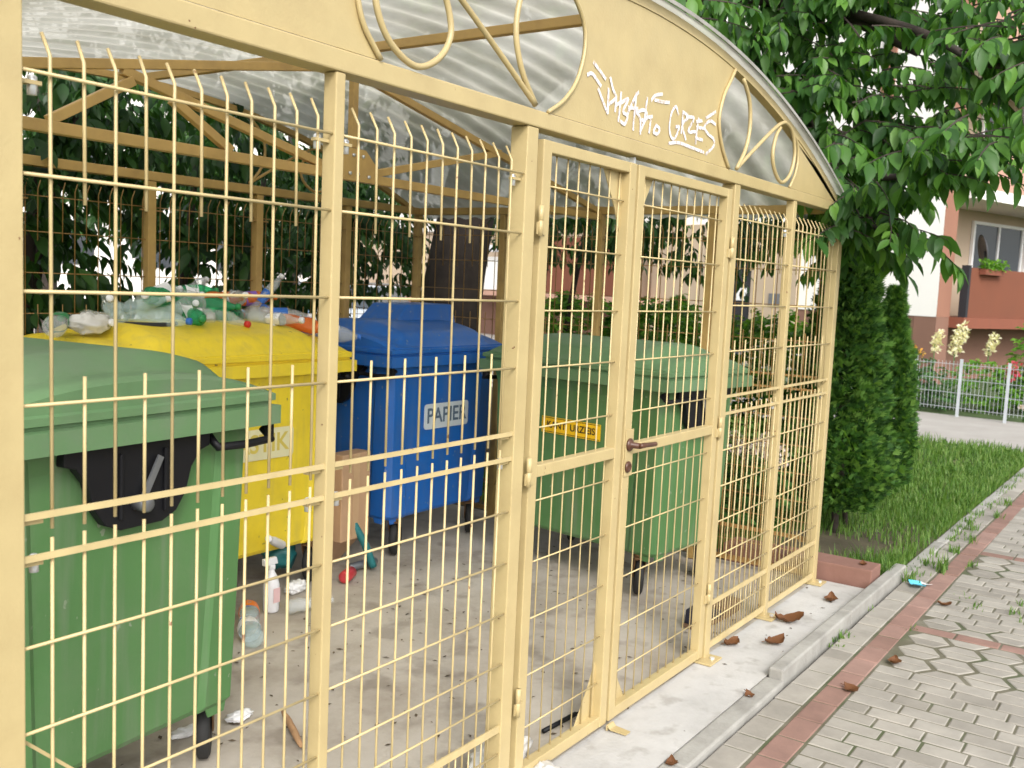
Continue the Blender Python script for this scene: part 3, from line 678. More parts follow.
# ------------------------------------------------------------------ bottles and litter
BM = {'clear': clear_mat('clear_bottle', (.85,.88,.88), .74, .08), 'blue': clear_mat('pale_blue_bottle', (.66,.82,.83), .72, .08),
      'green': clear_mat('green_bottle', (.06,.42,.20), .55, .12), 'orange': clear_mat('orange_bottle', (.85,.24,.05), .42, .15),
      'white': m_white}
def solid(n, c): return mat(n, c, .45, .04, 10)
CM = {'red': solid('red_cap', (.6,.03,.02)), 'white': m_white, 'green': solid('green_cap', (.02,.25,.07)), 'blue': solid('blue_cap', (.03,.15,.55)), 'orange': solid('orange_cap', (.8,.2,.02)), 'violet': solid('violet_label', (.25,.12,.5))}
def make_bottle(name, label, cat, loc, rot, L_=.30, r=.042, body='clear', cap='white', lab=None, crush=.25, group=None, seed=0):
    B = empty(name, loc, 0, label, cat, group); B.rotation_euler = rot; rn = random.Random(seed+5)
    prof = [(.0,.0),(r*.75,.0),(r,.012),(r,L_*.25),(r*.95,L_*.30),(r,L_*.35),(r,L_*.62),(r*.85,L_*.74),(r*.5,L_*.86),(.014,L_*.93),(.014,L_*.965)]
    pp = []
    for (a,z),(a2,z2) in zip(prof[:-1], prof[1:]):
        for q in range(3): pp.append((a+(a2-a)*q/3, z+(z2-z)*q/3))
    pp.append(prof[-1]); k = MB(); k.lathe(pp, 14)
    off = Vector((rn.uniform(0,50), rn.uniform(0,50), 0)); fl = rn.uniform(.5,.95) if crush > .2 else 1; pa = rn.uniform(0, pi)
    def warp(p):
        p = Vector(p); w = sin(pi*min(1,max(0,p.z/L_)))
        nv = noise.noise_vector(p*22+off)*r*crush*w
        x, y = p.x, p.y; x2 = x*cos(pa)+y*sin(pa); y2 = (-x*sin(pa)+y*cos(pa))*(1-(1-fl)*w)
        return (x2*cos(pa)-y2*sin(pa)+nv.x, x2*sin(pa)+y2*cos(pa)+nv.y, p.z+nv.z*.4)
    k.v = [warp(p) for p in k.v]; k.build('bottle_body', BM[body], B)
    if cap:
        c = MB(); c.lathe([(.0165,L_*.945),(.0165,L_*.945+.018),(.014,L_*.945+.021),(0,L_*.945+.021)], 12); c.build('cap', CM[cap], B)
    if lab:
        c = MB(); c.lathe([(r*1.02,L_*.36),(r*1.03,L_*.37),(r*1.03,L_*.60),(r*1.02,L_*.61)], 14); c.f = [f for f in c.f if len(f) == 4]; c.sm = c.sm[:len(c.f)]
        c.v = [warp(p) for p in c.v]; c.build('bottle_label', CM[lab], B)
    return B
GP = 'empty bottles heaped on the yellow lid'
def lay(yaw, pitch=0, roll=0): return (pi/2-pitch, roll, yaw)
HEAP = [
 # name label, x, y, z, yaw, pitch, L, r, body, cap, label, crush
 ('crushed clear bottle with green and white label, leftmost on the yellow lid', 2.30,2.26,1.335, 2.5,.1,.27,.048,'clear','green','green',.25),
 ('pale blue crumpled bottle lying left of the black lid flap', 2.74,2.40,1.375, .5,.0,.30,.045,'blue','blue',None,.5),
 ('pale blue crushed bottle behind the black lid flap', 2.86,2.50,1.385, 1.2,.1,.30,.048,'blue','white',None,.5),
 ('clear bottle on top of the pale blue ones', 2.76,2.56,1.455, -.6,.15,.32,.046,'clear','white',None,.3),
 ('green bottle with white cap pointing at the gate, topmost in the heap', 3.02,2.52,1.53, -.9,.05,.31,.046,'green','white',None,.2),
 ('green bottle lying crosswise under the topmost green one', 3.14,2.60,1.475, .6,.0,.33,.046,'green','green',None,.3),
 ('round dark green bottle end sticking out above the paper slip', 3.05,2.36,1.395, -.4,.0,.22,.042,'green','green',None,.15),
 ('clear bottle with red cap pointing at the fence', 3.20,2.46,1.395, .15,-.1,.30,.044,'clear','red',None,.35),
 ('clear bottle with white cap, right of the red capped one', 3.42,2.50,1.392, .1,-.1,.30,.045,'clear','white',None,.35),
 ('clear bottle with blue label lying at the middle of the heap', 3.50,2.46,1.40, .9,.0,.32,.046,'clear','white','blue',.3),
 ('orange bottle with violet label high at the back of the heap', 3.50,2.66,1.50, 1.3,.1,.30,.044,'orange','orange','violet',.25),
 ('orange bottle lying across the back of the heap', 3.34,2.70,1.495, .3,.1,.30,.044,'orange','orange',None,.3),
 ('clear crumpled bottle leaning on the orange ones', 3.42,2.58,1.475, -.3,.2,.31,.047,'clear','white','white',.5),
 ('large orange bottle at the right end of the heap', 3.60,2.36,1.362, .5,-.12,.31,.047,'orange','red',None,.25),
 ('clear bottle with red and white label, rightmost on the yellow lid', 3.74,2.30,1.305, .75,-.1,.30,.046,'clear','blue','white',.2),
 ('pale blue bottle lying far back in the heap', 2.98,2.68,1.44, .9,.0,.31,.046,'blue','blue',None,.35),
 ('clear flattened bottle between the green and orange ones', 3.27,2.58,1.45, -.7,.1,.31,.047,'clear','white',None,.55),
 ('clear bottle standing slanted at the back right of the heap', 3.62,2.62,1.36, 1.0,.9,.30,.045,'clear','white','blue',.3),
 ('clear bottle lying low behind the white bag', 2.62,2.54,1.36, -.2,.0,.30,.045,'clear','white',None,.4),
 ('crumpled pale blue bottle poking out above the white bag', 2.66,2.46,1.42, 1.0,.25,.29,.045,'blue','white',None,.5),
 ('clear bottle with its round base facing the fence, beside the paper slip', 3.10,2.30,1.385, 2.5,.0,.27,.045,'clear',None,None,.3),
 ('upright leaning clear bottle at the top of the heap, left of the orange ones', 3.28,2.66,1.56, 2.2,.25,.30,.046,'clear','white','white',.3),
 ('green bottle with red cap half buried low in the middle of the heap', 3.24,2.36,1.39, 2.1,.0,.29,.044,'green','red',None,.3),
 ('clear bottle with torn blue label leaning on the right end of the heap', 3.52,2.36,1.385, 2.35,.1,.30,.046,'clear','white','blue',.45),
 ('crushed clear bottle crowning the left half of the heap', 2.90,2.52,1.50, 1.9,.2,.31,.047,'clear','white','white',.55),
 ('flattened clear bottle bridging the two green ones', 3.08,2.44,1.46, 2.8,-.1,.31,.047,'clear','green',None,.6),
 ('pale blue bottle with its base facing the fence, left of the black flap', 2.64,2.32,1.365, 2.6,.0,.30,.046,'blue',None,None,.35),
 ('clear bottle lying crosswise in front of the right end of the heap', 3.40,2.34,1.385, .4,.0,.29,.043,'clear','white','white',.4),
 ('small green bottle high at the very back of the heap', 3.18,2.72,1.55, 1.2,.1,.26,.040,'green','green','white',.2),
 ('crumpled clear bottle at the back between blue and orange ones', 3.12,2.76,1.46, .3,.2,.31,.047,'clear','white',None,.55),
 ('short orange bottle with its base facing the fence', 3.66,2.50,1.385, 2.4,.0,.24,.043,'orange','orange',None,.3),
]
for i, (lb, x, y, z, yw, pt, L_, r, bd, cp, la, cr_) in enumerate(HEAP):
    make_bottle('plastic_bottle', lb, 'bottle', (x,y,1.345+(z-1.345)*.6 if z > 1.345 else z), lay(yw, pt), L_, r, bd, cp, la, cr_, GP, i)
def blob(name, mat_, label, cat, loc, size, amp=.35, fr=6, seed=1, res=20, flat=.0):
    k = MB(); k.lathe([(sin(pi*i/res), -cos(pi*i/res)) for i in range(res+1)], 28)
    o = Vector((seed*3.7, seed*1.3, 0)); vs = []
    for p in k.v:
        p = Vector(p); n_ = noise.fractal(p*fr*.35+o, 1, 2, 4)*amp + abs(noise.noise(p*fr*.8+o))*amp*.5
        q = p*(1+n_); vs.append((q.x*size[0], q.y*size[1], max(q.z, -1+flat)*size[2]))
    k.v = vs; ob = k.build(name, mat_); ob.location = loc; tag(ob, label, cat); return ob
m_bag = clear_mat('white_film_bag', (.78,.76,.72), .15, .3)
blob('plastic_bag', m_bag, 'crumpled translucent white bag among the bottles on the yellow lid', 'plastic bag', (2.50,2.32,1.345), (.09,.07,.045), .3, 7, 2)
blob('plastic_bag', m_bag, 'white plastic bag on the floor just inside the left gate leaf', 'plastic bag', (2.60,.13,.045), (.13,.07,.055), .35, 6, 5)
blob('plastic_bag', m_bag, 'small white plastic scrap on the slab outside the left gate leaf', 'plastic bag', (2.62,-.02,.022), (.07,.05,.024), .35, 6, 8)
blob('crumpled_tissue', m_paper, 'white crumpled tissue beside the wheel of the front left bin, left one', 'tissue', (2.09,1.10,.014), (.05,.025,.014), .4, 7, 3)
blob('crumpled_tissue', m_paper, 'white crumpled tissue to the right of the front left bin wheel', 'tissue', (2.29,1.06,.014), (.05,.03,.014), .4, 7, 4)
blob('paper_wad', m_paper, 'white paper wad with dark print beneath the yellow bin', 'paper', (3.42,1.98,.03), (.06,.04,.03), .4, 8, 6)
def card(name, label, cat, m, loc, rot, w, h, th=.002, bend=0):
    k = MB(); n_ = 8; rings = []
    for i in range(n_+1):
        x_ = -w/2+w*i/n_; z_ = bend*((2*i/n_-1)**2); rings.append([(x_,-h/2,z_),(x_,h/2,z_),(x_,h/2,z_+th),(x_,-h/2,z_+th)])
    k.loft(rings); o = k.build(name, m); o.location = loc; o.rotation_euler = rot; return tag(o, label, cat)
card('paper_slip', 'white paper slip leaning on the black flap of the yellow lid', 'paper', m_paper, (2.985,2.28,1.375), (1.0,.15,.35), .10,.13, .0015, .012)
# cardboard box flattened between the yellow and blue bins
bx = empty('cardboard_box', (3.87,2.0,0), radians(4), 'brown cardboard box wedged on end between the yellow and blue bins', 'cardboard box')
k = MB(); k.box(-.13,.105,0,.10,.19,.66); k.build('box_body', m_card, bx, bevel=.004)
k = MB(); k.bar((-.012,-.0012,.20),(-.012,-.0012,.655),.05,.001,(0,1,0)); k.build('packing_tape', mat('tan_packing_tape',(.50,.33,.19),.3), bx)
k = MB(); k.bar((-.01,.05,.19),(-.01,.22,.002),.23,.006,(0,1,0)); k.build('box_flap', m_card, bx)
# spray bottle, cans, drinks bottles on the floor
sp = empty('spray_bottle', (3.15,1.86,0), 0, 'white spray bottle standing upright on the floor by the yellow bin', 'spray bottle')
k = MB(); k.lathe([(0,0),(.034,0),(.038,.008),(.038,.13),(.03,.165),(.014,.195),(.014,.21)], 18); k.build('bottle_body', m_white, sp)
k = MB(); k.lathe([(.018,.205),(.018,.225),(.012,.228)], 12); k.loft([[(-.05,-.012,.228),(.03,-.012,.228),(.03,.012,.228),(-.05,.012,.228)],[(-.055,-.010,.262),(.022,-.010,.262),(.022,.010,.262),(-.055,.010,.262)]]); k.bar((-.035,0,.23),(-.02,0,.19),.008,.006); k.build('spray_head', m_white, sp, bevel=.003)
k = MB(); k.bar((0,-.0385,.05),(0,-.0385,.12),.04,.001,(0,1,0)); k.build('bottle_label', solid('pink_print',(.75,.5,.5)), sp)
make_bottle('drink_bottle', 'white rod shaped bottle lying across the top of the spray bottle', 'bottle', (3.36,2.02,.25), (1.2,0,-1.0), .27,.022,'white','white',None,.0,None,31)
make_bottle('drink_bottle', 'clear crumpled bottle lying at the foot of the spray bottle', 'bottle', (3.16,1.76,.04), lay(1.2), .24,.038,'clear',None,None,.5,None,32)
make_bottle('drink_bottle', 'clear bottle with blue and orange label beside the front left bin, farther one', 'bottle', (2.90,1.72,.046), lay(2.45), .26,.046,'blue','blue','orange',.2,None,33)
make_bottle('drink_bottle', 'clear bottle with white label beside the front left bin, nearer one', 'bottle', (2.77,1.54,.046), lay(2.6), .26,.046,'blue','blue','white',.2,None,34)
m_can = mat('red_white_can', (.6,.06,.07), .3, .1, 15, metal=.3)
def can(label, loc, rot, m, L_=.12, r=.033):
    c = empty('drink_can', loc, 0, label, 'drink can'); c.rotation_euler = rot
    k = MB(); k.lathe([(0,.004),(r*.75,.0),(r,.01),(r,L_-.01),(r*.8,L_)], 18); k.build('can_body', m, c)
    k = MB(); k.lathe([(0,L_-.003),(r*.72,L_-.003),(r*.8,L_+.001)], 18); k.build('can_lid', m_greyst, c)
can('red and white drink can lying near the cardboard box', (3.68,1.90,.034), lay(2.0), m_can)
can('silver tube shaped can lying beside the red can', (3.84,2.02,.03), lay(1.5), m_greyst, .2, .022)
m_teal = solid('teal_rubber', (.02,.16,.17))
o = blob('rubber_glove', m_teal, 'teal rubber glove crumpled under the yellow bin', 'glove', (3.47,2.16,.16), (.09,.06,.08), .45, 6, 11)
k = MB(); k.tube(spline([(3.86,2.02,.28),(3.92,1.98,.15),(3.97,1.96,.02)],5), .022, 8); tag(k.build('hose_piece', m_teal), 'teal hose piece leaning against the cardboard box', 'hose')
k = MB(); k.tube(spline([(2.27,.72,.012),(2.35,.86,.018),(2.42,.98,.014)],5), [.006,.010,.012,.013,.013,.012,.013,.012,.010,.008,.004], 7); tag(k.build('broken_stick', mat('bare_wood',(.38,.22,.11),.8,.3,20)), 'short bare wooden stick on the floor behind the fence', 'stick')
k = MB(); k.tube([(2.90,.152,.012),(3.10,.138,.012)], .009, 8); k.tube([(3.10,.138,.012),(3.16,.130,.014)], .004, 8); tag(k.build('black_pen', m_black), 'black pen shaped stick on the floor inside the left gate leaf', 'pen')
m_shoe = mat('dark_navy_fabric', (.018,.018,.035), .8, .3, 20); m_sole = mat('brown_sole', (.17,.10,.06), .8, .3, 40)
sh = empty('old_shoe', (4.42,.20,0), radians(-8), 'dark discarded shoe lying inside the fence by the right gate post', 'shoe')
k = MB(); k.loft([[(-.13,-.035,.02),(-.13,.035,.02),(-.13,.03,.09),(-.13,-.03,.09)],[(-.04,-.04,.02),(-.04,.04,.02),(-.04,.033,.10),(-.04,-.033,.10)],[(.05,-.045,.02),(.05,.045,.02),(.05,.03,.06),(.05,-.03,.06)],[(.13,-.03,.02),(.13,.03,.02),(.13,.015,.04),(.13,-.015,.04)]], True); k.build('upper', m_shoe, sh, bevel=.006)
k = MB(); k.prism([(-.135,-.038),(-.04,-.042),(.05,-.047),(.14,-.03),(.14,.03),(.05,.047),(-.04,.042),(-.135,.038)], .002, .02, 'z'); k.build('sole', m_sole, sh)
tag((lambda k: (k.box(4.55,4.74,.14,.24,.0,.06), k.build('brick_piece', m_sole, bevel=.006))[1])(MB()), 'brown broken brick beside the dark shoe', 'brick')
# blue wrapper and dead leaves outside
card('sweet_wrapper', 'small light blue wrapper on the pavement beyond the kerb', 'wrapper', solid('light_blue_foil', (.12,.55,.75)), (5.88,-.46,-.005), (.1,.05,.5), .10,.07, .002, .014)
card('paper_scrap', 'white scrap beside the light blue wrapper on the pavement', 'paper', m_paper, (5.96,-.49,-.012), (.05,.05,1.2), .07,.03, .001, .006)
def dead_leaf(label, loc, yaw, s, seed):
    rn = random.Random(seed); k = MB(); vs = []; n_ = 9
    for i in range(n_):
        t_ = i/(n_-1); w = sin(pi*t_**.8)*.42*(1+rn.uniform(-.12,.12)); cz = .22*(2*t_-1)**2+rn.uniform(-.03,.03)
        vs += [((t_-.5)*s*1.2, -w*s, (cz+.22+rn.uniform(-.05,.08))*s), ((t_-.5)*s*1.2, 0, (cz+.02)*s), ((t_-.5)*s*1.2, w*s, (cz+.16+rn.uniform(-.05,.08))*s)]
    fs = []
    for i in range(n_-1):
        a = i*3; fs += [(a,a+1,a+4,a+3),(a+1,a+2,a+5,a+4)]
    k.add(vs, fs, True); k.tube([(s*.6,0,.02*s+.2*s),(s*.85,.05*s,.25*s)], .0016, 5)
    o = k.build('dead_leaf', L_dead); o.location = loc; o.rotation_euler = (rn.uniform(-.1,.1), rn.uniform(-.1,.1), yaw); return tag(o, label, 'leaf', 'fallen brown leaves')
dead_leaf('large curled brown leaf lying in the middle of the concrete slab', (4.37,-.17,.0), 2.6, .092, 1)
dead_leaf('brown leaf on the slab just beyond the foot plate by the thin post', (4.72,-.12,.0), 2.2, .12, 2)
dead_leaf('brown leaf on the slab near the corner post', (5.22,-.17,0), .3, .08, 3)
dead_leaf('dark leaf against the bottom of the mesh right of the gate', (4.22,-.02,0), 2.8, .08, 4)
dead_leaf('small brown leaf at the near end of the slab by the picture edge', (2.99,-.31,0), .5, .055, 5)
dead_leaf('dark brown leaf on the red paving strip, nearest one', (4.09,-.60,-.016), 1.0, .07, 6)
dead_leaf('dark leaf on the red paving strip halfway along', (4.55,-.66,-.016), .2, .07, 7)
dead_leaf('small brown leaf on the grey pavers beyond the cross strip', (5.62,-.66,-.016), 1.9, .06, 8)
dead_leaf('tiny leaf on top of the pink concrete block', (5.70,-.2,.10), .4, .05, 9)
dead_leaf('small leaf on the slab close to the kerb end', (3.72,-.30,0), .9, .045, 10)

# ------------------------------------------------------------------ plants
def leaf_shape(L_, W, droop=.15, fold=.25):
    """oval pointed leaf along +x, folded on its midrib"""
    st = [(0,.0),(.12,.45),(.35,.95),(.6,.9),(.82,.5),(1,0)]; vs = []; fs = []
    for t_, w in st:
        z = -droop*t_*t_*L_; vs += [(t_*L_, -w*W/2, z+fold*w*W/2), (t_*L_, 0, z), (t_*L_, w*W/2, z+fold*w*W/2)]
    for i in range(len(st)-1):
        a = i*3; fs += [(a,a+1,a+4,a+3),(a+1,a+2,a+5,a+4)]
    return vs, fs
SM_LEAF = ([(0,0,0),(.5,-.35,.12),(.5,0,0),(.5,.35,.12),(1,0,-.08)], [(0,1,2),(0,2,3),(1,4,2),(2,4,3)])
def put_leaf(V, F, base, M3, s):
    o = len(V); V += [tuple(s[2]+M3 @ Vector((p[0]*s[0], p[1]*s[1], p[2]*s[0]))) for p in base[0]]; F += [tuple(i+o for i in f) for f in base[1]]
def mesh_obj(name, V, F, m, parent=None, smooth=True):
    me = bpy.data.meshes.new(name); me.from_pydata(V, [], F); me.polygons.foreach_set('use_smooth', [smooth]*len(F)); me.materials.append(m)
    o = bpy.data.objects.new(name, me); COL.objects.link(o); o.parent = parent; return o
CH = leaf_shape(1, .46, .22, .3)
def orient(yaw, pitch, roll): return Matrix.Rotation(yaw,3,'Z') @ Matrix.Rotation(pitch,3,'Y') @ Matrix.Rotation(roll,3,'X')
def twig_leaves(V, F, TW, p0, d, ln, rn, size, n_, base=CH, droop=1.0, jit=.35):
    """a drooping twig with leaves hanging from it"""
    pts = []; q = Vector(p0); dd = Vector(d).normalized()
    for i in range(6):
        pts.append(q.copy()); dd = (dd + Vector((rn.uniform(-.1,.1), rn.uniform(-.1,.1), -.09))).normalized(); q += dd*(ln/5)
    if TW is not None: TW.tube(pts, [.006,.0055,.005,.004,.003,.002], 4)
    for i in range(n_):
        t_ = (i+.6)/n_*4.99; a = int(t_); p = pts[a].lerp(pts[a+1], t_-a)
        yaw = math.atan2(dd.y, dd.x)+(1 if i % 2 else -1)*rn.uniform(.3,1.3); pit = droop*rn.uniform(.45,1.35)
        s = size*rn.uniform(.5,1.2)
        put_leaf(V, F, base, orient(yaw, pit, rn.uniform(-jit,jit)*2), (s, s*rn.uniform(.85,1.1), p))
def rnd_ball(rn):
    while True:
        v = Vector((rn.uniform(-1,1), rn.uniform(-1,1), rn.uniform(-1,1)))
        if v.length < 1: return v
# cherry tree: trunk behind the shelter, crown over its right half
cherry = empty('cherry_tree', (6.45,3.65,0), 0, 'large broad leaved tree with dark trunk overhanging the right end of the shelter', 'tree')
CO = Vector((6.45,3.65,0)); rn = random.Random(11)
TR = MB()
def limb(pts, r0, r1):
    ps = spline([Vector(p)-CO for p in pts], 6); n_ = len(ps); TR.tube(ps, [r0+(r1-r0)*i/(n_-1) for i in range(n_)], 9)
limb([(6.62,3.62,-.1),(6.66,3.65,.6),(6.74,3.66,1.4),(6.84,3.6,2.2),(6.85,3.4,3.0)], .32, .22)
limb([(6.80,3.45,2.8),(6.8,2.4,3.5),(6.75,1.5,3.7),(6.6,.6,3.5),(6.4,-.1,3.1)], .12, .03)
limb([(6.78,3.5,2.7),(6.3,3.5,3.6),(5.4,3.2,4.4),(4.2,2.8,4.8)], .12, .03)
limb([(6.78,3.45,2.9),(7.3,2.8,3.8),(7.6,1.8,4.3),(7.4,.6,4.2)], .10, .03)
limb([(6.75,1.6,3.65),(6.5,.9,3.0),(6.2,.35,2.55),(5.8,-.05,2.3),(5.35,-.45,2.25)], .05, .012)
limb([(6.6,.6,3.5),(6.3,-.1,3.2),(5.95,-.55,2.9),(5.75,-.8,2.85)], .035, .01)
limb([(6.3,.5,2.7),(6.05,.25,2.25),(5.75,.0,2.05),(5.35,-.35,1.93)], .03, .008)
limb([(6.8,3.4,3.0),(7.1,3.6,4.2),(7.2,3.7,5.5)], .14, .05)
tr_o = TR.build('trunk', m_trunk, cherry)
V, F, TW = [], [], MB()
blobs = [((6.38,1.12,3.48),.75,26),((6.76,.77,3.4),.75,26),((6.75,.23,3.28),.7,26),((7.01,-.13,3.43),.5,16),((6.42,.82,2.94),.6,24),((6.49,.37,2.8),.6,28),((6.31,-.07,2.74),.48,20),
 ((6.2,.5,2.36),.42,20),((5.95,.1,2.33),.36,17),((5.42,-.44,2.36),.22,7),((5.17,-.78,2.44),.2,4),((5.5,-.18,2.04),.2,6),((5.75,0.0,2.12),.3,11),((5.96,-.55,2.95),.30,10),((5.78,-.80,2.97),.2,6),
 ((6.10,.22,2.02),.25,8),((6.73,1.48,3.3),.6,20),((6.37,1.65,3.85),.7,18),((6.7,.14,3.95),.8,24),((7.2,.9,3.9),.8,18),((6.6,2.6,3.9),.9,20),((5.6,2.8,4.1),.8,16),((4.8,2.7,4.6),.8,10),((7.4,2.0,4.4),1.0,16),((6.5,3.4,5.2),1.3,24),((6.3,.95,2.55),.4,14),((6.9,1.7,2.9),.5,14),((5.0,2.2,3.45),.75,36),((4.3,2.4,3.55),.7,32),((5.2,1.3,3.35),.55,28),((3.6,2.6,3.9),.7,20),((4.6,1.5,3.5),.6,22),((5.5,2.9,3.2),.6,22),((5.0,1.9,3.0),.6,46),((4.4,2.3,3.05),.6,46),((3.8,2.4,3.15),.5,26),((4.75,1.2,3.0),.5,34),((5.35,2.5,2.8),.45,26)]
for c, r, nt in blobs:
    for _ in range(int(nt*(1.5 if c[0] > 5.7 and c[1] < 1.2 else 1))):
        b_ = rnd_ball(rn); p = Vector(c)+Vector((b_.x*r, b_.y*r, b_.z*r*(.75 if c[2] != 3.0 and c[2] != 3.05 and c[2] != 3.15 else .3)))
        d = Vector((rn.uniform(-1,.3), rn.uniform(-1,.4), rn.uniform(-.15,.25)))
        twig_leaves(V, F, TW, p-CO, d, rn.uniform(.3,.5), rn, .126, rn.randint(16,22))
# the long low sprays in front, bright leaves hanging
for p, d in (((5.9,-.02,2.34),(-.75,-.62,.05)),((5.62,-.25,2.33),(-.6,-.8,.05)),((5.5,-.5,2.36),(-.3,-.9,.05)),((5.9,.05,2.12),(-.8,-.55,0)),((5.6,-.15,2.03),(-.6,-.7,0)),((5.85,.1,2.25),(-1,-.2,.1)),((5.7,.1,2.2),(-.9,-.35,.05)),((6.0,-.45,2.98),(-.5,-.9,.1)),((5.8,-.7,2.95),(-.4,-.9,.05)),((5.3,-.6,2.42),(-.2,-1,.05)),((5.95,.2,2.05),(-.7,-.7,-.1)),((6.0,.1,1.95),(-.6,-.8,-.1))):
    for _ in range(3):
        twig_leaves(V, F, TW, Vector(p)-CO+rnd_ball(rn)*.06, Vector(d)+rnd_ball(rn)*.25, .48, rn, .132, 16, CH, 1.1)
mesh_obj('crown', V, F, L_cherry, cherry); TW.build('twigs', m_trunk, cherry, fixn=False)

def shrub(name, label, cat, loc, blobs, m, size, n_tw, base=CH, lv=9, tl=.3, seed=1, stems=None, droop=.9, group=None, sm=True):
    E_ = empty(name, loc, 0, label, cat, group); O = Vector(loc); rn = random.Random(seed); V, F = [], []
    for c, r, w in blobs:
        r = Vector(r) if not isinstance(r, (int,float)) else Vector((r,r,r))
        for _ in range(int(n_tw*w)):
            b_ = rnd_ball(rn); b_ = b_.normalized()*(b_.length**.6)
            p = Vector(c)+Vector((b_.x*r.x, b_.y*r.y, b_.z*r.z))
            twig_leaves(V, F, None, p-O, Vector((b_.x+rn.uniform(-.5,.5), b_.y+rn.uniform(-.5,.5), rn.uniform(-.2,.5))), tl, rn, size, lv, base, droop)
    mesh_obj('foliage', V, F, m, E_)
    if stems:
        k = MB()
        for ps, r0 in stems: 
            q = spline([Vector(p)-O for p in ps], 4); k.tube(q, [r0*(1-.6*i/len(q)) for i in range(len(q))], 7)
        k.build('stem', m_trunk, E_)
    return E_
# broad leaved shrubs behind the back wall of the shelter
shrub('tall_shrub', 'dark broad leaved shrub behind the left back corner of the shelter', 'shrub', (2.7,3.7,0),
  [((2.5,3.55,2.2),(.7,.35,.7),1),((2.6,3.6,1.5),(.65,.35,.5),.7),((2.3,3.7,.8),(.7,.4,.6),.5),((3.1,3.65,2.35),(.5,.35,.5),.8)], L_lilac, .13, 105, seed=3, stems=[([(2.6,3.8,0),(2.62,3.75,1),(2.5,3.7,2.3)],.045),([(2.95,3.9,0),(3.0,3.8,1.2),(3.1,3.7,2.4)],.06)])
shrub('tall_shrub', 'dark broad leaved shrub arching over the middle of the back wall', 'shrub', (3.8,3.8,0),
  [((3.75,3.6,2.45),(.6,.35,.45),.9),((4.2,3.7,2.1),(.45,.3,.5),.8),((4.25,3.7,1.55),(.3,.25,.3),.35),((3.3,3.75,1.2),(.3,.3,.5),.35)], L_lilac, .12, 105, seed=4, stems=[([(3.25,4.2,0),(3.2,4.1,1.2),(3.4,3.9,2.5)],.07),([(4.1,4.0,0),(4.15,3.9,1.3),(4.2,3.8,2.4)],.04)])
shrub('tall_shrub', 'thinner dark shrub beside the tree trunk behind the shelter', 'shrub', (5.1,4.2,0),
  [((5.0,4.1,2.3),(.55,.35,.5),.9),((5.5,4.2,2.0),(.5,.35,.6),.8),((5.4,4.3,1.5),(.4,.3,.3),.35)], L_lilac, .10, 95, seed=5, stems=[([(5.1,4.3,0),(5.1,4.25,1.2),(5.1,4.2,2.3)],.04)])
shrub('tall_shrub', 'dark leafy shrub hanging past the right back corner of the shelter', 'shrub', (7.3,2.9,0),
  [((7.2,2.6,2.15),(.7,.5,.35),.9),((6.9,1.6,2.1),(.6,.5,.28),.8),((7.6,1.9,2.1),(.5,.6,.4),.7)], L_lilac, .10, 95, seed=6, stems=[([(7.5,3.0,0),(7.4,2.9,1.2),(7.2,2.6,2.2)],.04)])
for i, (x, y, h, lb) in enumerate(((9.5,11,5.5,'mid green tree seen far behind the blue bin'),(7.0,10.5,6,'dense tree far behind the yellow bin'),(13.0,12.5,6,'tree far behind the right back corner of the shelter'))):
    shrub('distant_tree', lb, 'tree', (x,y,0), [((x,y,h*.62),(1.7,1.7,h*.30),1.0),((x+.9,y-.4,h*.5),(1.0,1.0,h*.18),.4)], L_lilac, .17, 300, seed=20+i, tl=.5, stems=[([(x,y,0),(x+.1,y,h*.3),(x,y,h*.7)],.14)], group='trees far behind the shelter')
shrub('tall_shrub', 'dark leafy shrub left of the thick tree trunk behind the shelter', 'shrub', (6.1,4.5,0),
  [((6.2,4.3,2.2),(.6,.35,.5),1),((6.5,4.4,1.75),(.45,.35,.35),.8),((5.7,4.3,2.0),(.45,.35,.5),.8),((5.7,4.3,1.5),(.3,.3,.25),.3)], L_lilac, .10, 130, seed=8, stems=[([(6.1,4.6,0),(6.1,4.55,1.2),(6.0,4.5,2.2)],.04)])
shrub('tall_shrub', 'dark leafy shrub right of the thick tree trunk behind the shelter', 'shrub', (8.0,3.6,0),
  [((8.0,3.5,2.2),(.6,.5,.45),1),((8.6,3.2,2.3),(.6,.5,.4),.7)], L_lilac, .10, 100, seed=9, stems=[([(8.1,3.7,0),(8.05,3.6,1.2),(8.0,3.5,2.2)],.04)])
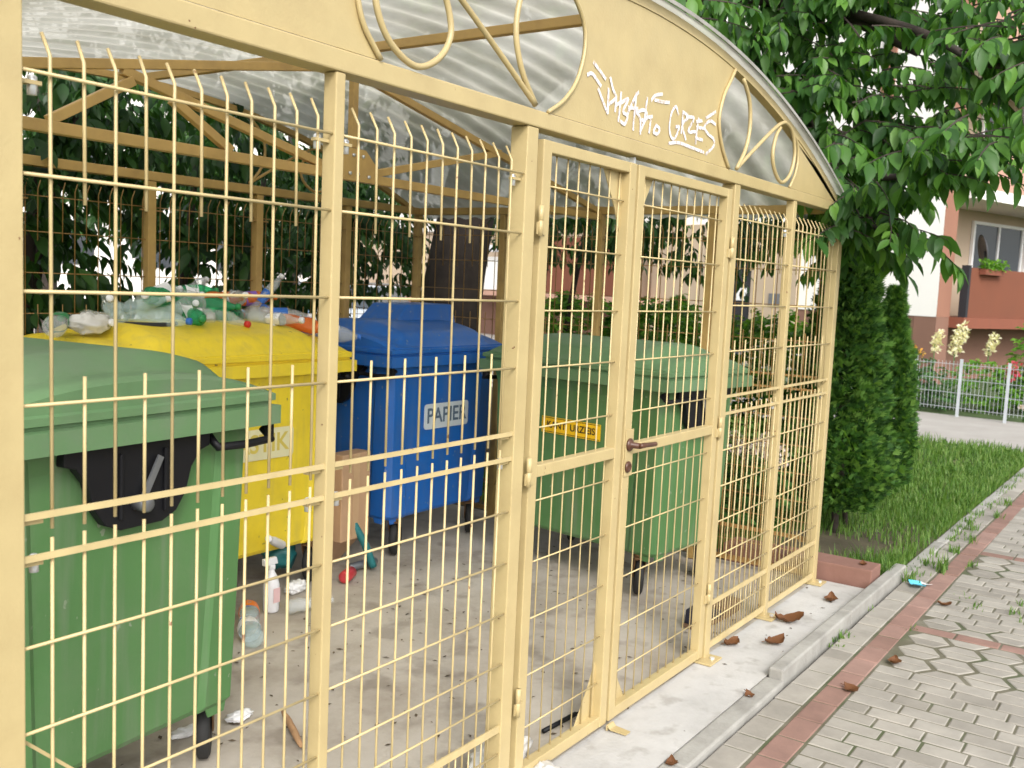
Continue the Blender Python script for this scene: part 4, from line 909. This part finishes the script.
# thuja columns
def thuja(label, loc, h, r, n_, seed, group='conical thujas', trunk=True):
    E_ = empty('thuja', loc, 0, label, 'thuja tree', group); rn = random.Random(seed); V, F = [], []
    for i in range(n_):
        t_ = rn.random()**1.15; z = .08*h+.92*h*t_; a = rn.uniform(0, 2*pi)
        rad = r*(min(1, (t_*5+.45))**.7)*((1-t_)**.85 if trunk == 1 else 1-t_**2.2)+.02
        lump = 1+.34*noise.noise(Vector((cos(a)*1.7, sin(a)*1.7, z*3.2))+Vector((seed,0,0)))+.22*noise.noise(Vector((cos(a)*4.5, sin(a)*4.5, z*8)))
        q = rad*lump*(rn.uniform(.55,1.0) if rn.random() < .75 else rn.uniform(.95,1.12))
        p = Vector((q*cos(a), q*sin(a), z)); yaw = a+rn.uniform(-.6,.6); s = rn.uniform(.04,.08)
        M3 = orient(yaw, -rn.uniform(.2,1.25), rn.uniform(-1.3,1.3))
        o = len(V); V.append(tuple(p)); ring = []   # flat scalloped fan spray, one island
        for k in range(9):
            b0 = -.75+1.5*k/8; l = s*((1.0 if k % 2 == 0 else .62)*(1-.25*abs(b0)))
            V.append(tuple(p+M3 @ Vector((l*cos(b0), l*sin(b0)*.8, -l*l*2.5))))
        for k in range(8): F.append((o, o+1+k, o+2+k))
    mesh_obj('foliage', V, F, L_thuja, E_, False)
    k = MB()
    if trunk:
        k.tube([(-.06,-.05,-.06),(-.03,-.02,.4),(0,0,h*.8)], [.028,.022,.008], 7); k.tube([(.10,-.09,-.06),(.05,-.03,.45),(0,0,h*.7)], [.02,.016,.006], 7)
    else: k.tube([(0,0,-.06),(0,0,h*.8)], [.03,.008], 6)
    k.build('stem', m_trunk, E_)
    return E_
thuja('tall dense thuja standing beside the corner post of the shelter', (6.93,.35,-.03), 2.4, .36, 20000, 31)
thuja('second thuja standing behind and right of the tall one', (8.42,.40,-.03), 1.72, .19, 12000, 32, trunk=2)
thuja('small dark thuja seen through the right gate leaf', (8.9,2.55,-.03), 1.55, .42, 5000, 33, trunk=False)
# hedges and flowers behind the right wall
HL = SM_LEAF
def hedge(label, loc, blobs, n_, m=None, seed=1, size=.07, name='garden_bush', cat='bush', group=None):
    return shrub(name, label, cat, loc, blobs, m or L_hedge, size, n_, HL, 9, .12, seed, None, .2, group)
hedge('bright green bush seen through the left gate leaf', (7.75,3.1,0), [((7.6,2.95,1.14),(.6,.45,.38),2.2),((7.8,3.1,.5),(.6,.45,.45),1)], 250, seed=41)
hedge('bright green bush behind the green gate bin, seen through the right gate leaf', (8.1,2.2,0), [((7.9,2.15,1.16),(.5,.5,.36),2.2),((8.1,2.3,.5),(.5,.45,.45),1)], 220, seed=42)
hedge('rounded green bush seen through the mesh right of the gate', (7.55,1.2,0), [((7.5,1.12,1.04),(.45,.45,.40),2.4),((7.5,1.2,.5),(.45,.42,.45),1)], 260, seed=43)
hy = hedge('hydrangea bush with pale blossoms outside the right mesh wall', (6.35,.85,0), [((6.35,.85,.35),(.42,.35,.30),1)], 190, seed=44, m=L_garden, size=.07, name='hydrangea', cat='flowering bush')
L_petal = leaf_mat('pale_petals', [(.52,.42,.40),(.62,.52,.50),(.75,.68,.68)], .7, .3)
rn = random.Random(5)
for (x, y, z) in ((6.20,.83,.62),(6.30,.73,.54),(6.25,.63,.58),(6.32,.55,.55),(6.15,.93,.74),(6.45,.68,.60)):
    V, F = [], []
    for _ in range(130):
        b_ = rnd_ball(rn).normalized()*.075*rn.uniform(.75,1.05)
        put_leaf(V, F, SM_LEAF, orient(rn.uniform(0,6.3), rn.uniform(-1.5,1.5), rn.uniform(-1.5,1.5)), (.03,.03,Vector((x-6.35,y-.85,z))+b_))
    mesh_obj('blossom', V, F, L_petal, hy)

# lawn: grass blades, weeds in the joints
rn = random.Random(9); V, F = [], []
def blade(x, y, z, h, w, rn):
    a = rn.uniform(0, 2*pi); b_ = rn.uniform(.1,.7)*h; c_, s_ = cos(a), sin(a); o = len(V); px, py = -s_*w, c_*w
    V.extend([(x-px,y-py,z),(x+px,y+py,z),(x+c_*b_*.4+px*.7,y+s_*b_*.4+py*.7,z+h*.6),(x+c_*b_*.4-px*.7,y+s_*b_*.4-py*.7,z+h*.6),(x+c_*b_,y+s_*b_,z+h*rn.uniform(.8,1))])
    F.extend([(o,o+1,o+2,o+3),(o+3,o+2,o+4)])
n_ = 0
while n_ < 52000:
    x = 5.85+6.5*rn.random()**1.3; y = -.29-.006*max(0,x-6)+rn.random()**1.5*3.6
    den = .5+.9*noise.noise(Vector((x*1.6, y*1.6, 3)))
    bare = max(0, 1-((x-6.5)**2/.5+(y-.22)**2/.22))
    if x < 6.1: den -= .15
    if rn.random() > den+.25-bare*1.1: n_ += 0.3; continue
    h = rn.uniform(.03,.12)*(.75+.5*(noise.noise(Vector((x*3,y*3,9)))+.5)); blade(x, y, -.02, h, .0032 if x < 8 else .005, rn); n_ += 1
tag(mesh_obj('grass', V, F, L_grass, None, False), kind='stuff')
V, F = [], []
tufts = [(5.95,-.40,.10,26),(6.35,-.50,.13,50),(6.15,-.42,.06,14),(6.9,-.47,.09,30),(7.3,-.50,.08,26),(7.7,-.44,.10,30),(8.3,-.52,.08,24),(8.9,-.5,.09,30),(5.7,-.80,.05,14),(5.75,-.98,.06,16),(5.6,-1.05,.05,12),(5.95,-1.0,.05,14),(5.85,-.72,.04,8),(4.6,-.372,.04,10),(4.75,-.37,.05,16),(4.68,-.374,.04,10),(5.1,-.62,.03,8),(6.4,-1.3,.05,12),(6.6,-.62,.06,16),(9.6,-.6,.09,26),(10.4,-.6,.09,26),(5.3,-.37,.03,8)]
for _i in range(46):
    _x = 6.2+6*rn.random(); tufts.append((_x, -.375-.006*(_x-6)+rn.uniform(-.03,.03), rn.uniform(.03,.09), rn.randint(6,22)))
for x, y, h, c in tufts:
    for _ in range(c): blade(x+rn.gauss(0,.035), y+rn.gauss(0,.02), -.03, h*rn.uniform(.5,1.1), .004, rn)
tag(mesh_obj('weeds', V, F, L_grass, None, False), kind='stuff')

# ------------------------------------------------------------------ garden in front of the block: fence, flowers
m_galv = mat('galvanised_steel', (.52,.55,.58), .4, .06, metal=.3)
gf = empty('garden_fence', (15.6,1.08,0), 0, 'low grey wire garden fence with posts along the path', 'fence')
P0_, dF = Vector((15.62,1.14,0)), Vector((-.16,-.66,0)); 
for i in range(-6, 5):
    p = P0_+dF*i*1.0-Vector((15.6,1.08,0)); k = MB(); k.box(p.x-.02,p.x+.02,p.y-.02,p.y+.02,-.05,.80); k.build('post', m_galv, gf)
k = MB(); a, b_ = P0_-dF*6-Vector((15.6,1.08,0)), P0_+dF*4-Vector((15.6,1.08,0))
for z in (.08,.3,.5,.72): k.tube([a+Vector((0,0,z)), b_+Vector((0,0,z))], .005, 4)
nn = 120
for i in range(nn): 
    p = a.lerp(b_, i/nn); k.tube([p+Vector((0,0,.04)), p+Vector((0,0,.76))], .0032, 4)
k.build('fence_mesh', m_galv, gf)
for i, (x, y, z, rx, rz_, lb) in enumerate(((16.9,.95,.35,.5,.42,'round clipped bush behind the garden fence, right of its first post'),(16.4,2.0,.2,.6,.35,'low grey green plant behind the garden fence, left of its first post'),(17.6,2.4,.3,.6,.5,'bushy plant at the left end of the garden bed'),(17.4,.1,.35,.6,.5,'loose green plant behind the garden fence at the picture edge'),(18.6,.4,.7,.45,.8,'tall slender green plant against the brown house wall'))):
    hedge(lb, (x,y,0), [((x,y,z),(rx,rx,rz_),1)], 190, m=[L_hedge,L_garden,L_garden,L_garden,L_hedge][i], seed=60+i, size=.09, group='plants in the garden bed')
L_red = leaf_mat('red_petals', [(.45,.04,.07),(.6,.09,.13)], .6, .3); L_yelf = leaf_mat('orange_petals', [(.7,.3,.04),(.8,.5,.08)], .6, .3)
L_pampas = leaf_mat('cream_plume', [(.68,.62,.45),(.8,.76,.6)], .8, .3)
def flower(name, label, loc, h, m, spread, n_, s, cat, seed, group=None):
    E_ = empty(name, loc, 0, label, cat, group); rn = random.Random(seed); V, F = [], []
    for _ in range(n_):
        b_ = rnd_ball(rn); put_leaf(V, F, SM_LEAF, orient(rn.uniform(0,6.3), rn.uniform(-1.4,.3), rn.uniform(-1,1)), (s,s*.8,Vector((b_.x*spread[0]+.25*spread[2]*(b_.z+1)*.5,b_.y*spread[1]-.35*spread[2]*(b_.z+1)*.5,h+b_.z*spread[2]))))
    mesh_obj('flower_head', V, F, m, E_); k = MB(); k.tube([(0,0,-.05),(0,0,h)], [.012,.008], 5); k.build('stem', L_garden, E_)
flower('pampas_grass', 'cream pampas plume beside the thuja, leftmost of the three', (17.7,1.95,0), .95, L_pampas, (.08,.08,.20), 140, .07, 'plume', 1, 'pampas plumes')
flower('pampas_grass', 'large cream pampas plume, tallest and middle of the three', (17.8,1.65,0), 1.0, L_pampas, (.12,.12,.30), 240, .075, 'plume', 2, 'pampas plumes')
flower('pampas_grass', 'cream pampas plume leaning over the garden fence, rightmost of the three', (17.9,1.15,0), .95, L_pampas, (.09,.09,.20), 150, .07, 'plume', 3, 'pampas plumes')
flower('red_flower', 'crimson flower cluster above the garden fence', (16.6,.62,0), .60, L_red, (.12,.12,.16), 90, .07, 'flower', 4)
flower('orange_flower', 'small orange flower cluster left of the garden fence posts', (17.0,2.15,0), .75, L_yelf, (.16,.2,.12), 60, .06, 'flower', 5)
flower('white_flower', 'white flower near the foot of the garden fence', (15.9,.30,0), .14, L_petal, (.06,.08,.05), 40, .06, 'flower', 6)

# ------------------------------------------------------------------ block of flats
w_white = mat('cream_white_render', (.82,.80,.76), .9, .04, 1, bump=.15, bscale=80); w_brown = mat('brown_plinth_render', (.215,.115,.082), .9, .06, 2, bump=.15, bscale=80)
w_tan = mat('reddish_tan_render', (.28,.135,.09), .9, .05, 2, bump=.15, bscale=80); w_brick = mat('brick_red_render', (.17,.055,.028), .85, .06, 2, bump=.1)
w_cream = mat('sand_cream_render', (.47,.37,.27), .9, .05, 1, bump=.15); w_pink = mat('dusty_pink_render', (.48,.28,.21), .9, .05, 2)
m_frame = mat('white_window_frame', (.8,.8,.8), .4, .03); m_glass = glass_mat('window_glass', (.055,.065,.075)); m_dark = mat('dark_opening', (.02,.02,.025), .6)
m_sill = mat('red_ledge', (.22,.07,.04), .6, .08); m_curt = mat('net_curtain', (.35,.36,.38), .8, .2, 30)
H_ = empty('apartment_block', (21.4,2.72,0), radians(-18), 'pale block of flats with brick red balconies behind the garden', 'building')
def hb(name, m, *bx_, bevel=0):
    k = MB()
    for b in bx_: k.box(*b)
    return k.build(name, m, H_, bevel=bevel)
hb('wall', w_white, (0,.49,.004,5.0,1.32,15), (0,.5,5.6,34,3.3,15)); hb('plinth', w_brown, (.02,.48,.5,4.0,-.1,1.318), (.502,16,.6,.9,-.1,1.318))
hb('pilaster', w_tan, (.003,.50,-.005,.003,1.32,15), (-.05,-.002,1.35,1.65,1.0,15))
hb('corner_plinth', w_brown, (.01,.50,-.002,.49,-.1,1.318))
hb('back_wall', w_cream, (.502,16,1.1,1.4,1.32,15)); hb('rear_wall', w_white, (.5,16,1.41,12,-.1,14.9))
hb('entrance_wall', w_cream, (-.06,.2,3.4,4.72,-.1,3.29), (-.1,.45,5.5,8.0,-.1,3.29)); hb('entrance_recess', m_dark, (-.03,.4,4.73,5.49,-.1,3.28))
k = MB(); k.box(-.045,-.032,4.85,5.15,1.45,1.75); k.build('notice', m_paper, H_)
k = MB(); k.box(-.08,-.061,3.75,4.15,1.35,1.65); k.build('intercom', m_greyst, H_)
hb('left_balcony', w_brick, (-1.0,-.9,7.6,11.3,1.40,2.95)); hb('left_balcony', w_white, (-.95,-.85,11.5,15.5,1.40,2.4))
hb('ledge', w_pink, (-1.06,.3,7.55,15.6,1.22,1.38)); hb('plinth', w_brown, (-.2,.4,8.1,34,-.1,1.21))
hb('balcony_back_wall', w_cream, (.1,.45,8.1,34,1.4,3.28))
k = MB(); k.box(-.2,.09,12.0,14.5,1.6,3.0); k.build('balcony_window', m_glass, H_)
hb('awning', m_white, (-1.1,-.84,11.6,15.3,2.55,2.75))
def win(x0, x1, z0, z1, y=1.09, side=False):
    k = MB(); t = .07
    B_ = ((x0,x0+t,z0,z1),(x1-t,x1,z0,z1),(x0+t,x1-t,z0,z0+t),(x0+t,x1-t,z1-t,z1),((x0+x1)/2-.03,(x0+x1)/2+.03,z0+t,z1-t))
    for a,b,c,d in B_:
        if side: k.box(y-.07,y,a,b,c,d)
        else: k.box(a,b,y-.07,y,c,d)
    f = k.build('window', m_frame, H_); k = MB()
    if side: k.box(y-.035,y-.03,x0+t,x1-t,z0+t,z1-t)
    else: k.box(x0+t,x1-t,y-.035,y-.03,z0+t,z1-t)
    p = k.build('pane', m_glass, f)
    k = MB()
    if side: k.box(y-.028,y-.024,x0+t,x1-t,z0+t,z1-t)
    else: k.box(x0+t,x1-t,y-.028,y-.024,z0+t,z1-t)
    return f
for fl in range(5):
    zb = 1.35+2.62*fl
    k = MB(); k.box(.49,8,-.32,1.09,zb-.24,zb-.02); sl = k.build('balcony_slab', m_sill if fl == 0 else w_white, H_)
    k = MB(); k.box(.66,8,-.28,-.16,zb-.018,zb+1.0); k.build('balcony_parapet', w_brick if fl == 0 else w_pink, H_)
    k = MB(); k.box(.57,.655,-.30,-.14,zb-.018,zb+1.04); k.build('balcony_post', m_dark, H_)
    win(3.1, 5.45, zb+.85, zb+2.15); win(5.6, 7.4, zb+.1, zb+2.15)
    k = MB(); k.box(3.2,5.35,1.078,1.082,zb+.95,zb+2.06); k.build('net_curtain', m_curt, H_)
for fl in range(1,5):
    for y in (6, 10, 14, 19, 24, 29): win(y, y+1.5, 2.3+2.62*fl, 3.7+2.62*fl, 0, True)
fb = MB(); fb.box(1.0,1.8,-.42,-.285,2.22,2.34); fb = fb.build('flower_box', m_sill, H_)
rn = random.Random(3); V, F = [], []
for _ in range(240): put_leaf(V, F, SM_LEAF, orient(rn.uniform(0,6.3), rn.uniform(-1.2,.6), 0), (.10,.08,Vector((rn.uniform(1.0,1.8),rn.uniform(-.5,-.25),rn.uniform(2.3,2.50)))))
mesh_obj('balcony_plants', V, F, L_hedge, fb)
k = MB(); k.lathe([(.0,.06),(.12,.05),(.25,.02),(.33,-.02),(.335,-.03),(.25,.0),(.0,.04)], 24, Matrix.Translation((1.45,-.10,2.74)) @ Matrix.Rotation(radians(42),4,'Z') @ Matrix.Rotation(radians(80),4,'X')); k.bar((1.45,-.22,2.3),(1.45,-.12,2.72),.03,.03); k.build('satellite_dish', mat('dark_dish',(.045,.045,.05),.5), H_)
# pale long block far behind, cars parked before it
G_ = empty('far_block', (20,31,0), radians(-12), 'pale long block of flats far behind the back wall of the shelter', 'building')
k = MB(); k.box(-18,22,0,10,-.1,13); k.build('wall', w_white, G_)
for fl in range(4):
    for i in range(12):
        k = MB(); k.box(-17+3.2*i,-15.3+3.2*i,-.05,-.002,1.6+3*fl,3.1+3*fl); k.build('window', m_glass, G_)
def make_car(label, loc, rz, col):
    C_ = empty('parked_car', loc, rz, label, 'car', 'cars parked far behind the shelter')
    pm = mat('car_paint', col, .25, .02, metal=.2, coat=.6); k = MB(); W = .84
    sec = [(-2.1,.35,.62,.70),(-2.0,.25,.78,.8),(-1.2,.2,.86,.84),(.8,.2,.88,.84),(1.7,.22,.80,.80),(2.1,.3,.62,.68)]
    k.loft([[(x,-w,z0),(x,w,z0),(x,w*1.0,z0+(z1-z0)*.6),(x,w*.93,z1),(x,-w*.93,z1),(x,-w,z0+(z1-z0)*.6)] for x,z0,z1,w in sec], True); k.build('body', pm, C_, bevel=.03)
    k = MB(); k.loft([[(-1.75,-.74,.84),(1.0,-.74,.84),(1.0,.74,.84),(-1.75,.74,.84)],[(-1.25,-.62,1.38),(.25,-.62,1.38),(.25,.62,1.38),(-1.25,.62,1.38)]]); k.build('windows', m_glass, C_, bevel=.03)
    k = MB(); k.loft([[(-1.22,-.6,1.383),(.22,-.6,1.383),(.22,.6,1.383),(-1.22,.6,1.383)],[(-1.1,-.52,1.43),(.1,-.52,1.43),(.1,.52,1.43),(-1.1,.52,1.43)]]); k.build('roof', pm, C_, bevel=.02)
    for x in (-1.3,1.3):
        for s in (-1,1):
            k = MB(); k.lathe([(.18,-.09),(.3,-.09),(.32,-.05),(.32,.05),(.3,.09),(.18,.09)], 20, Matrix.Translation((x,s*.76,.28)) @ Matrix.Rotation(pi/2,4,'X')); wh = k.build('wheel', m_rubber, C_)
            k = MB(); k.lathe([(0,-.092),(.19,-.092),(.19,.092),(0,.092)], 16, Matrix.Translation((x,s*.76,.28)) @ Matrix.Rotation(pi/2,4,'X')); k.build('hubcap', m_galv, wh)
    for s in (-1,1):
        k = MB(); k.box(2.0,2.1,s*.55-.12,s*.55+.12,.55,.68); k.build('headlight', m_frame, C_, bevel=.02)
make_car('pale blue car parked far behind the heap of bottles', (20.2,20.5,-.04), radians(20), (.25,.42,.62))
make_car('white car parked farther right behind the yellow bin', (22.5,21.2,-.04), radians(20), (.75,.76,.78))
make_car('silver car parked far behind the blue bin', (20.8,17.4,-.04), radians(20), (.5,.55,.6))
